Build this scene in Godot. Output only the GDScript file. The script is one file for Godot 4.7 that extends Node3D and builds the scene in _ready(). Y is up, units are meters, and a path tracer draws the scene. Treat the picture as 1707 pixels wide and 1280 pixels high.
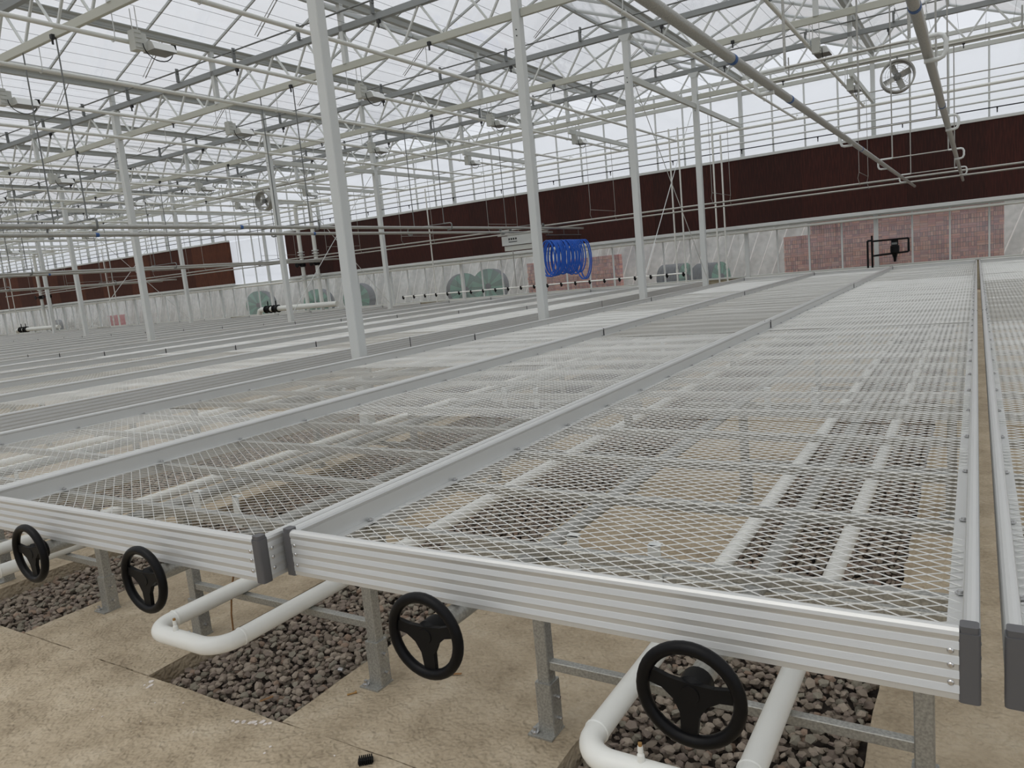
extends Node3D
# A large glasshouse with rolling mesh-topped benches. Origin: front corner of the nearest whole bench, z runs away from the viewer (negative).

const COL_X := -5.35          # column row nearest the viewer
const BAY := 9.6              # distance between column rows
const STEP := 3.88            # distance between columns along a row
const COL_Z := -4.25
const WALL_Z := -19.8
const TOP := 0.755            # bench rim
const PITCH := 1.69           # bench to bench
const ORD := ["first", "second", "third", "fourth", "fifth", "sixth", "seventh", "eighth", "ninth", "tenth", "eleventh", "twelfth", "thirteenth", "fourteenth", "fifteenth", "sixteenth", "seventeenth", "eighteenth", "nineteenth", "twentieth", "twenty-first", "twenty-second", "twenty-third", "twenty-fourth", "twenty-fifth", "twenty-sixth", "twenty-seventh", "twenty-eighth", "twenty-ninth", "thirtieth", "thirty-first", "thirty-second", "thirty-third", "thirty-fourth", "thirty-fifth", "thirty-sixth"]

var rng := RandomNumberGenerator.new()
var M := {}
var taken := {}

# ------------------------------------------------------------------ mesh builder
class MB:
	var v := PackedVector3Array()
	var n := PackedVector3Array()
	var c := PackedColorArray()
	var col := Color(1, 1, 1)
	var colored := false
	func tri(a: Vector3, b: Vector3, d: Vector3, na: Vector3, nb: Vector3, nd: Vector3) -> void:
		if (b - a).cross(d - a).dot(na + nb + nd) > 0.0:
			v.append(a); v.append(d); v.append(b)
			n.append(na); n.append(nd); n.append(nb)
		else:
			v.append(a); v.append(b); v.append(d)
			n.append(na); n.append(nb); n.append(nd)
		if colored:
			c.append(col); c.append(col); c.append(col)
	func quad(a: Vector3, b: Vector3, d: Vector3, e: Vector3, nn: Vector3) -> void:
		tri(a, b, d, nn, nn, nn); tri(a, d, e, nn, nn, nn)
	func box(mid: Vector3, size: Vector3, basis := Basis()) -> void:
		var h := size * 0.5
		for ax in 3:
			for s in [-1.0, 1.0]:
				var p := Vector3(); var q := Vector3(); var r := Vector3()
				p[ax] = h[ax] * s
				q[(ax + 1) % 3] = h[(ax + 1) % 3]
				r[(ax + 2) % 3] = h[(ax + 2) % 3]
				quad(mid + basis * (p - q - r), mid + basis * (p + q - r), mid + basis * (p + q + r), mid + basis * (p - q + r), basis * (p.normalized()))
	# section: 2D outline (x along "side", y along "up"), swept straight from a to b
	func extrude(sec: PackedVector2Array, a: Vector3, b: Vector3, up := Vector3.UP, smooth := false, caps := true) -> void:
		var f := (b - a).normalized()
		var side := f.cross(up).normalized()
		var u := side.cross(f).normalized()
		var k := sec.size()
		var area := 0.0
		for i in k:
			area += sec[i].cross(sec[(i + 1) % k])
		var sg := 1.0 if area > 0.0 else -1.0
		var fn: Array[Vector3] = []
		for i in k:
			var e := sec[(i + 1) % k] - sec[i]
			fn.append((side * e.y - u * e.x).normalized() * sg)
		for i in k:
			var j := (i + 1) % k
			var pi := side * sec[i].x + u * sec[i].y
			var pj := side * sec[j].x + u * sec[j].y
			var ni := fn[i]; var nj := fn[i]
			if smooth:
				ni = (fn[i] + fn[(i + k - 1) % k]).normalized()
				nj = (fn[i] + fn[j]).normalized()
			tri(a + pi, b + pi, b + pj, ni, ni, nj)
			tri(a + pi, b + pj, a + pj, ni, nj, nj)
		if caps:
			var t := Geometry2D.triangulate_polygon(sec)
			for i in range(0, t.size(), 3):
				var p0 := side * sec[t[i]].x + u * sec[t[i]].y
				var p1 := side * sec[t[i + 1]].x + u * sec[t[i + 1]].y
				var p2 := side * sec[t[i + 2]].x + u * sec[t[i + 2]].y
				tri(a + p0, a + p1, a + p2, -f, -f, -f)
				tri(b + p0, b + p1, b + p2, f, f, f)
	func bar(a: Vector3, b: Vector3, w: float, h: float, ch := 0.0, up := Vector3.UP) -> void:
		var x := w * 0.5; var y := h * 0.5
		var s := PackedVector2Array([Vector2(-x, -y), Vector2(x, -y), Vector2(x, y), Vector2(-x, y)])
		if ch > 0.0:
			s = PackedVector2Array([Vector2(-x + ch, -y), Vector2(x - ch, -y), Vector2(x, -y + ch), Vector2(x, y - ch), Vector2(x - ch, y), Vector2(-x + ch, y), Vector2(-x, y - ch), Vector2(-x, -y + ch)])
		extrude(s, a, b, up)
	func rod(a: Vector3, b: Vector3, r: float, sides := 8) -> void:
		var s := PackedVector2Array()
		for i in sides:
			s.append(Vector2.from_angle(TAU * i / sides) * r)
		var up := Vector3.UP if absf((b - a).normalized().y) < 0.9 else Vector3.RIGHT
		extrude(s, a, b, up, true)
	func tube(pts: Array, r: float, sides := 10, closed := false) -> void:
		var k := pts.size()
		var rings := []
		var prev := Vector3.ZERO
		for i in k:
			var a: Vector3 = pts[(i + k - 1) % k] if closed or i > 0 else pts[i]
			var b: Vector3 = pts[(i + 1) % k] if closed or i < k - 1 else pts[i]
			var t := (b - a).normalized()
			if prev == Vector3.ZERO:
				prev = t.cross(Vector3.UP if absf(t.y) < 0.9 else Vector3.RIGHT).normalized()
			prev = (prev - t * prev.dot(t)).normalized()
			var w := t.cross(prev)
			var ring := []
			for s in sides:
				var an := TAU * s / sides
				ring.append(prev * cos(an) + w * sin(an))
			rings.append(ring)
		for i in (k if closed else k - 1):
			var j := (i + 1) % k
			for s in sides:
				var s2 := (s + 1) % sides
				var n0: Vector3 = rings[i][s]; var n1: Vector3 = rings[j][s]
				var n2: Vector3 = rings[j][s2]; var n3: Vector3 = rings[i][s2]
				tri(pts[i] + n0 * r, pts[j] + n1 * r, pts[j] + n2 * r, n0, n1, n2)
				tri(pts[i] + n0 * r, pts[j] + n2 * r, pts[i] + n3 * r, n0, n2, n3)
		if not closed:
			for e in [0, k - 1]:
				var nn: Vector3 = ((pts[0] - pts[1]) if e == 0 else (pts[k - 1] - pts[k - 2])).normalized()
				for s in range(1, sides - 1):
					tri(pts[e] + rings[e][0] * r, pts[e] + rings[e][s] * r, pts[e] + rings[e][s + 1] * r, nn, nn, nn)
	# profile of (radius, height) turned round the axis through "at"
	func lathe(prof: Array, at: Vector3, axis := Vector3.UP, seg := 16) -> void:
		var u := axis.cross(Vector3.RIGHT if absf(axis.x) < 0.9 else Vector3.FORWARD).normalized()
		var w := axis.cross(u)
		for i in prof.size() - 1:
			var p: Vector2 = prof[i]; var q: Vector2 = prof[i + 1]
			var e := q - p
			var nn := Vector2(e.y, -e.x).normalized()
			for s in seg:
				var a0 := TAU * s / seg; var a1 := TAU * (s + 1) / seg
				var d0 := u * cos(a0) + w * sin(a0); var d1 := u * cos(a1) + w * sin(a1)
				var n0 := d0 * nn.x + axis * nn.y; var n1 := d1 * nn.x + axis * nn.y
				var A := at + d0 * p.x + axis * p.y; var B := at + d1 * p.x + axis * p.y
				var C := at + d1 * q.x + axis * q.y; var D := at + d0 * q.x + axis * q.y
				tri(A, B, C, n0, n1, n1); tri(A, C, D, n0, n1, n0)
	func prism(poly: PackedVector2Array, y0: float, y1: float) -> void:   # poly in x,z
		var k := poly.size()
		var area := 0.0
		for i in k:
			area += poly[i].cross(poly[(i + 1) % k])
		var sg := 1.0 if area > 0.0 else -1.0
		for i in k:
			var p := poly[i]; var q := poly[(i + 1) % k]
			var e := q - p
			quad(Vector3(p.x, y0, p.y), Vector3(q.x, y0, q.y), Vector3(q.x, y1, q.y), Vector3(p.x, y1, p.y), Vector3(e.y, 0, -e.x).normalized() * sg)
		var t := Geometry2D.triangulate_polygon(poly)
		for i in range(0, t.size(), 3):
			var a := poly[t[i]]; var b := poly[t[i + 1]]; var d := poly[t[i + 2]]
			tri(Vector3(a.x, y1, a.y), Vector3(b.x, y1, b.y), Vector3(d.x, y1, d.y), Vector3.UP, Vector3.UP, Vector3.UP)
			tri(Vector3(a.x, y0, a.y), Vector3(b.x, y0, b.y), Vector3(d.x, y0, d.y), Vector3.DOWN, Vector3.DOWN, Vector3.DOWN)
	func mesh() -> ArrayMesh:
		var arr := []
		arr.resize(Mesh.ARRAY_MAX)
		arr[Mesh.ARRAY_VERTEX] = v
		arr[Mesh.ARRAY_NORMAL] = n
		if colored:
			arr[Mesh.ARRAY_COLOR] = c
		var m := ArrayMesh.new()
		m.add_surface_from_arrays(Mesh.PRIMITIVE_TRIANGLES, arr)
		return m

# ------------------------------------------------------------------ scene helpers
func numbered(called: String) -> String:
	var k: int = taken.get(called, 0)
	taken[called] = k + 1
	return called if k == 0 else "%s_%03d" % [called, k]

func part(called: String, m: Mesh, mat: Material, parent: Node, at := Vector3.ZERO, basis := Basis()) -> MeshInstance3D:
	var o := MeshInstance3D.new()
	o.name = called
	o.mesh = m
	o.material_override = mat
	o.transform = Transform3D(basis, at)
	parent.add_child(o, true)
	return o

func tag(o: Node, label: String, category: String, group := "") -> Node:
	o.set_meta("label", label)
	o.set_meta("category", category)
	if group != "":
		o.set_meta("group", group)
	return o

func thing(called: String, label: String, category: String, at := Vector3.ZERO, group := "") -> Node3D:
	var o := Node3D.new()
	o.name = numbered(called)
	o.position = at
	add_child(o)
	tag(o, label, category, group)
	return o

func single(called: String, m: Mesh, mat: Material, label: String, category: String, at := Vector3.ZERO, group := "") -> MeshInstance3D:
	var o := part(numbered(called), m, mat, self, at)
	tag(o, label, category, group)
	return o

func struct(called: String, label := "", category := "") -> Node3D:
	var o := Node3D.new()
	o.name = numbered(called)
	add_child(o)
	o.set_meta("kind", "structure")
	if label != "":
		tag(o, label, category)
	return o

func mat(color: Color, rough := 0.5, metal := 0.0, spec := 0.5) -> StandardMaterial3D:
	var m := StandardMaterial3D.new()
	m.albedo_color = color
	m.roughness = rough
	m.metallic = metal
	m.metallic_specular = spec
	return m

func c8(r: int, g: int, b: int) -> Color:
	return Color(r / 255.0, g / 255.0, b / 255.0)

# a seamless picture that blends between colours by layered noise
func noise_tex(size: int, sd: int, freq: float, octaves: int, ramp: Gradient, freq2 := 0.0, share := 0.0) -> ImageTexture:
	var fn := FastNoiseLite.new()
	fn.seed = sd; fn.frequency = freq; fn.fractal_octaves = octaves
	var a := fn.get_seamless_image(size, size)
	var b: Image = null
	if share > 0.0:
		var f2 := FastNoiseLite.new()
		f2.seed = sd + 7; f2.frequency = freq2; f2.fractal_octaves = 3
		b = f2.get_seamless_image(size, size)
	var img := Image.create(size, size, true, Image.FORMAT_RGB8)
	for y in size:
		for x in size:
			var t := a.get_pixel(x, y).r
			if b:
				t = t * (1.0 - share) + b.get_pixel(x, y).r * share
			img.set_pixel(x, y, ramp.sample(t))
	img.generate_mipmaps()
	return ImageTexture.create_from_image(img)

func ramp(list: Array) -> Gradient:
	var g := Gradient.new()
	var o := PackedFloat32Array(); var cs := PackedColorArray()
	for e in list:
		o.append(e[0]); cs.append(e[1])
	g.offsets = o; g.colors = cs
	return g

func textured(tex: Texture2D, scale: float, rough: float, metal := 0.0, world := true) -> StandardMaterial3D:
	var m := mat(Color.WHITE, rough, metal)
	m.albedo_texture = tex
	m.uv1_triplanar = true
	m.uv1_world_triplanar = world
	m.uv1_scale = Vector3.ONE * scale
	return m

func make_materials() -> void:
	var tex := noise_tex(512, 3, 0.012, 5, ramp([[0.0, c8(134, 120, 99)], [0.35, c8(170, 155, 131)], [0.6, c8(184, 169, 145)], [1.0, c8(202, 190, 168)]]), 0.15, 0.3)
	M.concrete = textured(tex, 0.55, 0.9)
	var bump := noise_tex(512, 12, 0.05, 5, ramp([[0.0, Color.BLACK], [1.0, Color.WHITE]]), 0.2, 0.4)
	M.concrete.heightmap_enabled = true
	M.concrete.heightmap_texture = bump
	M.concrete.heightmap_scale = 2.0
	M.plinth = textured(tex, 0.4, 0.9)
	M.plinth.albedo_color = Color(0.94, 0.98, 1.0)
	M.soil = textured(noise_tex(256, 5, 0.05, 4, ramp([[0.0, c8(42, 36, 32)], [1.0, c8(84, 75, 68)]])), 2.0, 1.0)
	M.yard = textured(noise_tex(256, 8, 0.03, 5, ramp([[0.0, c8(120, 112, 104)], [1.0, c8(178, 172, 165)]])), 0.2, 1.0)
	M.white = mat(c8(207, 211, 210), 0.42)
	M.white_dull = mat(c8(196, 199, 194), 0.55)
	M.cream = mat(c8(220, 222, 217), 0.4)
	M.pipe_white = mat(c8(236, 237, 232), 0.35)
	var galv := noise_tex(256, 21, 0.06, 3, ramp([[0.0, c8(144, 144, 140)], [0.5, c8(168, 168, 163)], [1.0, c8(190, 190, 185)]]))
	M.galv = textured(galv, 6.0, 0.42, 0.55)
	M.galv_dark = mat(c8(118, 121, 120), 0.45, 0.5)
	M.alu = mat(c8(206, 207, 205), 0.36, 0.42)
	M.alu_roof = mat(c8(176, 180, 178), 0.45, 0.3)
	M.mesh = mat(c8(209, 210, 207), 0.5, 0.25)
	M.cap = mat(c8(88, 88, 90), 0.5)
	M.black = mat(c8(14, 14, 15), 0.5, 0.0, 0.3)
	M.black_gloss = mat(c8(10, 10, 12), 0.42, 0.0, 0.3)
	M.dark_line = mat(c8(40, 40, 42), 0.6)
	M.glass = mat(Color(0.93, 0.95, 0.97, 0.10), 0.05)
	M.glass.transparency = BaseMaterial3D.TRANSPARENCY_ALPHA
	M.roof_glass = mat(Color(0.92, 0.93, 0.96, 0.12), 0.08)
	M.roof_glass.transparency = BaseMaterial3D.TRANSPARENCY_ALPHA
	M.blue_hose = mat(c8(34, 100, 205), 0.4)
	M.blue_tape = mat(c8(52, 92, 150), 0.6)
	M.green = mat(c8(88, 156, 128), 0.7)
	M.green_dark = mat(c8(58, 118, 96), 0.7)
	M.roll_dark = mat(c8(52, 60, 66), 0.7)
	M.red = mat(c8(176, 60, 62), 0.6)
	M.sheet = textured(noise_tex(256, 30, 0.03, 4, ramp([[0.0, c8(176, 178, 174)], [1.0, c8(222, 223, 219)]])), 0.5, 0.5)
	M.rope = mat(c8(240, 240, 236), 0.6)
	M.brass = mat(c8(176, 140, 90), 0.4, 0.8)
	M.chrome = mat(c8(200, 200, 200), 0.25, 0.9)
	M.pad = textured(noise_tex(256, 40, 0.04, 4, ramp([[0.0, c8(40, 15, 11)], [0.5, c8(56, 22, 16)], [1.0, c8(74, 34, 24)]])), 1.0, 0.9)
	M.pad.uv1_scale = Vector3(2.2, 0.18, 1.0)
	M.pad_b = M.pad.duplicate(); M.pad_b.albedo_color = Color(1.0, 0.95, 0.93)
	M.pad_c = M.pad.duplicate(); M.pad_c.albedo_color = Color(0.9, 0.92, 0.92)
	var pad2 := noise_tex(256, 44, 0.04, 4, ramp([[0.0, c8(66, 34, 22)], [0.5, c8(84, 45, 29)], [1.0, c8(104, 60, 38)]]))
	M.pad2 = textured(pad2, 1.0, 0.9); M.pad2.uv1_scale = Vector3(2.2, 0.18, 1.0)
	M.pad2_b = M.pad2.duplicate(); M.pad2_b.albedo_color = Color(0.82, 0.78, 0.8)
	M.stone = mat(Color.WHITE, 0.85)
	M.stone.vertex_color_use_as_albedo = true
	M.brick = mat(Color.WHITE, 0.9)
	M.brick.vertex_color_use_as_albedo = true
	M.lamp_glass = mat(c8(120, 122, 118), 0.3)
	M.hood = mat(c8(226, 228, 226), 0.3, 0.3)
	M.galv_chord = mat(c8(146, 150, 150), 0.45, 0.4)
	M.chord = mat(c8(186, 188, 178), 0.5)
	M.leaf = mat(c8(150, 112, 72), 0.8)
	M.fleck = mat(c8(226, 218, 212), 0.7)

# ------------------------------------------------------------------ start
func _ready() -> void:
	rng.seed = 20240611
	var cam := Camera3D.new()
	cam.name = "camera"
	cam.fov = rad_to_deg(2.0 * atan(640.0 / 1245.0))
	cam.near = 0.05
	cam.far = 500.0
	cam.position = Vector3(-0.003, 1.409, 1.36)
	cam.basis = Basis.from_euler(Vector3(deg_to_rad(-8.352), deg_to_rad(32.305), deg_to_rad(-5.469)), EULER_ORDER_YXZ)
	add_child(cam)
	cam.current = true
	var sky_mat := ProceduralSkyMaterial.new()
	sky_mat.sky_top_color = c8(250, 252, 255)
	sky_mat.sky_horizon_color = c8(204, 208, 215)
	sky_mat.sky_curve = 0.5
	sky_mat.ground_bottom_color = c8(140, 135, 128)
	sky_mat.ground_horizon_color = c8(200, 200, 198)
	sky_mat.sky_energy_multiplier = 1.0
	var env := Environment.new()
	env.background_mode = Environment.BG_SKY
	env.sky = Sky.new()
	env.sky.sky_material = sky_mat
	env.tonemap_mode = Environment.TONE_MAPPER_LINEAR
	env.tonemap_exposure = 1.2
	env.sdfgi_enabled = true
	env.ssao_enabled = true
	env.ssil_enabled = true
	var we := WorldEnvironment.new()
	we.name = "environment"
	we.environment = env
	add_child(we)

	# the sun behind even cloud: high, very soft
	var sun := DirectionalLight3D.new()
	sun.name = "veiled_sun"
	sun.rotation_degrees = Vector3(-62, -28, 0)
	sun.light_color = Color(1.0, 0.985, 0.96)
	sun.light_energy = 0.26
	sun.light_angular_distance = 40.0
	sun.shadow_enabled = true
	sun.sky_mode = DirectionalLight3D.SKY_MODE_LIGHT_ONLY
	add_child(sun)

	make_materials()
	build_floor()
	build_end_wall()
	build_other_walls()
	build_roof()
	build_columns()
	build_trusses()
	build_benches()
	build_supports()
	build_gravel()
	build_overhead_pipes()
	build_boom_rails()
	build_wall_pipes()
	build_lamps()
	build_outside()
	build_small()

# ------------------------------------------------------------------ floor
func wobble(a: Vector2, b: Vector2, step: float, amp: float, out: PackedVector2Array) -> void:
	var k := maxi(1, int((b - a).length() / step))
	var nrm := (b - a).normalized().orthogonal()
	for i in k:
		var p := a.lerp(b, float(i) / k)
		out.append(p + nrm * (rng.randf_range(-amp, amp) if i > 0 else 0.0))

const BED_L := -1.03   # gravel bed of bench 0, left and right edge
const BED_R := -0.27
func build_floor() -> void:
	var f := struct("floor")
	var b := MB.new()
	var poly := PackedVector2Array()
	wobble(Vector2(9, -0.138), Vector2(-12, -0.138), 0.11, 0.004, poly)
	poly.append(Vector2(-12, -0.138)); poly.append(Vector2(-64, -0.138)); poly.append(Vector2(-64, 9)); poly.append(Vector2(9, 9))
	b.prism(poly, -0.2, 0.0)
	part("front_slab", b.mesh(), M.concrete, f)
	# strips between the gravel beds
	var right := 9.0
	for k in range(-1, 4):
		var l := BED_R - 1.72 * k
		b = MB.new()
		poly = PackedVector2Array()
		wobble(Vector2(l, -19.6), Vector2(l, -0.142), 0.13, 0.007, poly)
		wobble(Vector2(l, -0.142), Vector2(right, -0.142), 0.11, 0.003, poly)
		if right < 8.0:
			wobble(Vector2(right, -0.142), Vector2(right, -19.6), 0.13, 0.007, poly)
		else:
			poly.append(Vector2(right, -0.142))
		poly.append(Vector2(right, -19.6))
		b.prism(poly, -0.2, 0.0)
		part("slab_strip", b.mesh(), M.concrete, f)
		right = BED_L - 1.72 * k
	b = MB.new()
	poly = PackedVector2Array()
	poly.append(Vector2(-64, -19.6)); poly.append(Vector2(-64, -0.142))
	wobble(Vector2(-12, -0.142), Vector2(right, -0.142), 0.11, 0.003, poly)
	wobble(Vector2(right, -0.142), Vector2(right, -19.6), 0.13, 0.007, poly)
	poly.append(Vector2(right, -19.6))
	b.prism(poly, -0.2, 0.0)
	part("slab_strip", b.mesh(), M.concrete, f)
	b = MB.new()
	b.box(Vector3(-27.5, -0.25, -5.4), Vector3(73, 0.1, 29))
	part("subsoil", b.mesh(), M.soil, f)

# ------------------------------------------------------------------ end wall
func pane_mesh(w: float, h: float) -> ArrayMesh:
	var b := MB.new()
	b.box(Vector3.ZERO, Vector3(w, h, 0.004))
	return b.mesh()

func build_end_wall() -> void:
	var w := struct("wall_back")
	var x1 := 9.05
	var x0 := -62.95
	var b := MB.new()
	b.box(Vector3((x0 + x1) / 2, 0.35, WALL_Z - 0.1), Vector3(x1 - x0, 0.7, 0.2))
	part("plinth", b.mesh(), M.plinth, w)
	# posts every third of a bay, mullions between
	var post := MB.new()
	post.bar(Vector3(0, 0.7, 0), Vector3(0, 5.9, 0), 0.10, 0.10, 0.006, Vector3.BACK)
	var post_m := post.mesh()
	var mu := MB.new()
	mu.bar(Vector3(0, 3.86, 0), Vector3(0, 6.0, 0), 0.04, 0.05, 0.004, Vector3.BACK)
	var mull_hi := mu.mesh()
	mu = MB.new()
	mu.bar(Vector3(0, 0.7, 0), Vector3(0, 2.05, 0), 0.04, 0.05, 0.004, Vector3.BACK)
	var mull_lo := mu.mesh()
	mu = MB.new()
	mu.bar(Vector3(0, 0.7, 0), Vector3(0, 6.0, 0), 0.04, 0.05, 0.004, Vector3.BACK)
	var mull_full := mu.mesh()
	var pane_hi := pane_mesh(0.76, 2.1)
	var pane_lo := pane_mesh(0.76, 1.32)
	var pane_mid := pane_mesh(0.76, 1.76)
	var k := 0
	var x := COL_X + BAY + 4.8
	while x > x0 - 0.1:
		var gap := x < -23.2 and x > -26.6
		if posmod(k, 4) == 2:
			part("post", post_m, M.white, w, Vector3(x, 0, WALL_Z + 0.03))
		elif gap:
			part("mullion", mull_full, M.white, w, Vector3(x, 0, WALL_Z))
		else:
			part("mullion", mull_hi, M.white, w, Vector3(x, 0, WALL_Z))
			part("mullion", mull_lo, M.white, w, Vector3(x, 0, WALL_Z))
		part("pane", pane_hi, M.glass, w, Vector3(x - 0.4, 4.93, WALL_Z))
		part("pane", pane_lo, M.glass, w, Vector3(x - 0.4, 1.38, WALL_Z))
		if x - 0.4 < -23.2 and x - 0.4 > -26.6:
			part("pane", pane_mid, M.glass, w, Vector3(x - 0.4, 2.96, WALL_Z))
		x -= 0.8
		k += 1
	# rails that carry the wall
	for r in [[0.72, 0.05], [2.02, 0.07], [5.55, 0.10], [5.93, 0.09]]:
		b = MB.new()
		b.bar(Vector3(x1, r[0], WALL_Z + 0.0), Vector3(x0, r[0], WALL_Z + 0.0), 0.07, r[1], 0.005)
		part("rail", b.mesh(), M.white_dull, w)
	# gables over the eaves
	for i in range(-1, 19):
		var gx: float = COL_X + 6.4 - 3.2 * i
		b = MB.new()
		b.tri(Vector3(gx, 5.98, WALL_Z), Vector3(gx - 3.2, 5.98, WALL_Z), Vector3(gx - 1.6, 6.58, WALL_Z), Vector3.BACK, Vector3.BACK, Vector3.BACK)
		part("gable_pane", b.mesh(), M.glass, w)
	# brown evaporative pads, each panel its own piece
	for q in [[9.0, -23.1, "long dark brown wet pad under the clear windows of the end wall", M.pad, M.pad_b, M.pad_c], [-26.6, -62.6, "lighter brown wet pad beyond the glazed gap in the end wall", M.pad2, M.pad2_b, M.pad2]]:
		var t := thing("cooling_pad", q[2], "cooling pad", Vector3(0, 2.10, WALL_Z + 0.18))
		var pm := MB.new()
		var n := int(round((q[0] - q[1]) / 0.8))
		var wd: float = (q[0] - q[1]) / n
		pm.box(Vector3(0, 0.87, 0), Vector3(wd - 0.0005, 1.74, 0.15))
		var pmesh := pm.mesh()
		for i in n:
			part("pad_panel", pmesh, q[3 + rng.randi() % 3], t, Vector3(q[0] - wd * (i + 0.5), 0, rng.randf_range(-0.004, 0.004)))
		b = MB.new()
		b.bar(Vector3(q[0], 1.77, 0.01), Vector3(q[1], 1.77, 0.01), 0.17, 0.07, 0.006)
		part("top_channel", b.mesh(), M.white, t)
		b = MB.new()
		b.bar(Vector3(q[0], -0.035, 0.02), Vector3(q[1], -0.035, 0.02), 0.17, 0.09, 0.008)
		part("bottom_channel", b.mesh(), M.white, t)

func build_other_walls() -> void:
	var specs := [["wall_left", Vector3(-62.95, 0, 9), Vector3(-62.95, 0, WALL_Z)], ["wall_right", Vector3(9.05, 0, WALL_Z), Vector3(9.05, 0, 9)], ["wall_front", Vector3(9.05, 0, 9), Vector3(-62.95, 0, 9)]]
	for s in specs:
		var w := struct(s[0])
		var a: Vector3 = s[1]; var e: Vector3 = s[2]
		var ln := (e - a).length()
		var dir := (e - a) / ln
		var nrm := dir.cross(Vector3.UP)
		var bs := Basis(dir, Vector3.UP, dir.cross(Vector3.UP))
		var b := MB.new()
		b.box((a + e) / 2 + Vector3(0, 0.35, 0), Vector3(ln, 0.7, 0.2), bs)
		part("plinth", b.mesh(), M.plinth, w)
		var n := int(round(ln / 3.2))
		var mu := MB.new()
		mu.bar(Vector3(0, 0.7, 0), Vector3(0, 6.0, 0), 0.06, 0.08, 0.004, Vector3.BACK)
		var mm := mu.mesh()
		var pm := pane_mesh(ln / n - 0.06, 5.2)
		for i in n + 1:
			part("mullion", mm, M.white, w, a + dir * (ln * i / n), bs)
			if i < n:
				part("pane", pm, M.glass, w, a + dir * (ln * (i + 0.5) / n) + Vector3(0, 3.3, 0), bs)
		for y in [0.72, 2.2, 3.9, 5.93]:
			b = MB.new()
			b.bar(a + Vector3(0, y, 0), e + Vector3(0, y, 0), 0.06, 0.06)
			part("rail", b.mesh(), M.white_dull, w)

# ------------------------------------------------------------------ roof
const EAVE := 5.93
const RIDGE := 6.56
func build_roof() -> void:
	var zs := []
	var z := WALL_Z
	while z < -0.6:
		zs.append(z)
		z += STEP / 3.0
	zs.append(z)
	var z_end := 9.0
	var half := 1.6
	var slope := Vector2(half, RIDGE - EAVE)
	var sl := slope.length()
	var ang := atan2(slope.y, slope.x)
	var pane := MB.new()
	pane.box(Vector3.ZERO, Vector3(sl - 0.03, 0.004, STEP / 3.0 - 0.02))
	var pane_m := pane.mesh()
	pane = MB.new()
	pane.box(Vector3.ZERO, Vector3(sl - 0.03, 0.004, z_end - z - 0.02))
	var big_m := pane.mesh()
	var bar := MB.new()
	bar.bar(Vector3(-sl / 2, -0.012, 0), Vector3(sl / 2, -0.012, 0), 0.026, 0.045, 0.003)
	var bar_m := bar.mesh()
	var gs := PackedVector2Array([Vector2(-0.09, 0.06), Vector2(-0.09, 0.045), Vector2(-0.05, 0.02), Vector2(-0.04, -0.05), Vector2(0.04, -0.05), Vector2(0.05, 0.02), Vector2(0.09, 0.045), Vector2(0.09, 0.06), Vector2(0.035, 0.03), Vector2(-0.035, 0.03)])
	for i in range(-1, 19):
		var gx: float = COL_X + 6.4 - 3.2 * i      # gutter on the right of this bay
		var far := i > 9
		var c := struct("ceiling")
		var b := MB.new()
		b.extrude(gs, Vector3(gx, EAVE - 0.02, z_end), Vector3(gx, EAVE - 0.02, WALL_Z))
		part("gutter", b.mesh(), M.alu_roof, c)
		if i == 18:
			b = MB.new()
			b.extrude(gs, Vector3(gx - 3.2, EAVE - 0.02, z_end), Vector3(gx - 3.2, EAVE - 0.02, WALL_Z))
			part("gutter", b.mesh(), M.alu_roof, c)
		b = MB.new()
		b.bar(Vector3(gx - half, RIDGE, z_end), Vector3(gx - half, RIDGE, WALL_Z), 0.06, 0.07, 0.01)
		part("ridge_bar", b.mesh(), M.alu_roof, c)
		for s in [1.0, -1.0]:
			var bs := Basis(Vector3.BACK, -s * ang)
			var cx: float = gx - half + s * half / 2
			var cy := (EAVE + RIDGE) / 2 + 0.02
			if far:
				var pj := MB.new(); var bj := MB.new()
				for k in zs.size():
					if k < zs.size() - 1:
						pj.box(Vector3(cx, cy, zs[k] + STEP / 6.0), Vector3(sl - 0.03, 0.004, STEP / 3.0 - 0.02), bs)
					var d := bs * Vector3(sl / 2, 0, 0)
					bj.bar(Vector3(cx, cy, zs[k]) - d, Vector3(cx, cy, zs[k]) + d, 0.026, 0.045)
				var po := part("pane", pj.mesh(), M.roof_glass, c); po.set_meta("kind", "stuff")
				var bo := part("glazing_bar", bj.mesh(), M.alu_roof, c); bo.set_meta("kind", "stuff")
			else:
				for k in zs.size():
					if k < zs.size() - 1:
						part("pane", pane_m, M.roof_glass, c, Vector3(cx, cy, zs[k] + STEP / 6.0), bs)
					part("glazing_bar", bar_m, M.alu_roof, c, Vector3(cx, cy, zs[k]), bs)
			part("pane", big_m, M.roof_glass, c, Vector3(cx, cy, (z + z_end) / 2), bs)
	# the last strip of roof on the near side of the frame
	var e := struct("ceiling")
	var bb := MB.new()
	bb.box(Vector3(COL_X + 12.0, EAVE + 0.02, (WALL_Z + z_end) / 2), Vector3(4.9, 0.01, z_end - WALL_Z))
	part("pane", bb.mesh(), M.roof_glass, e)

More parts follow.
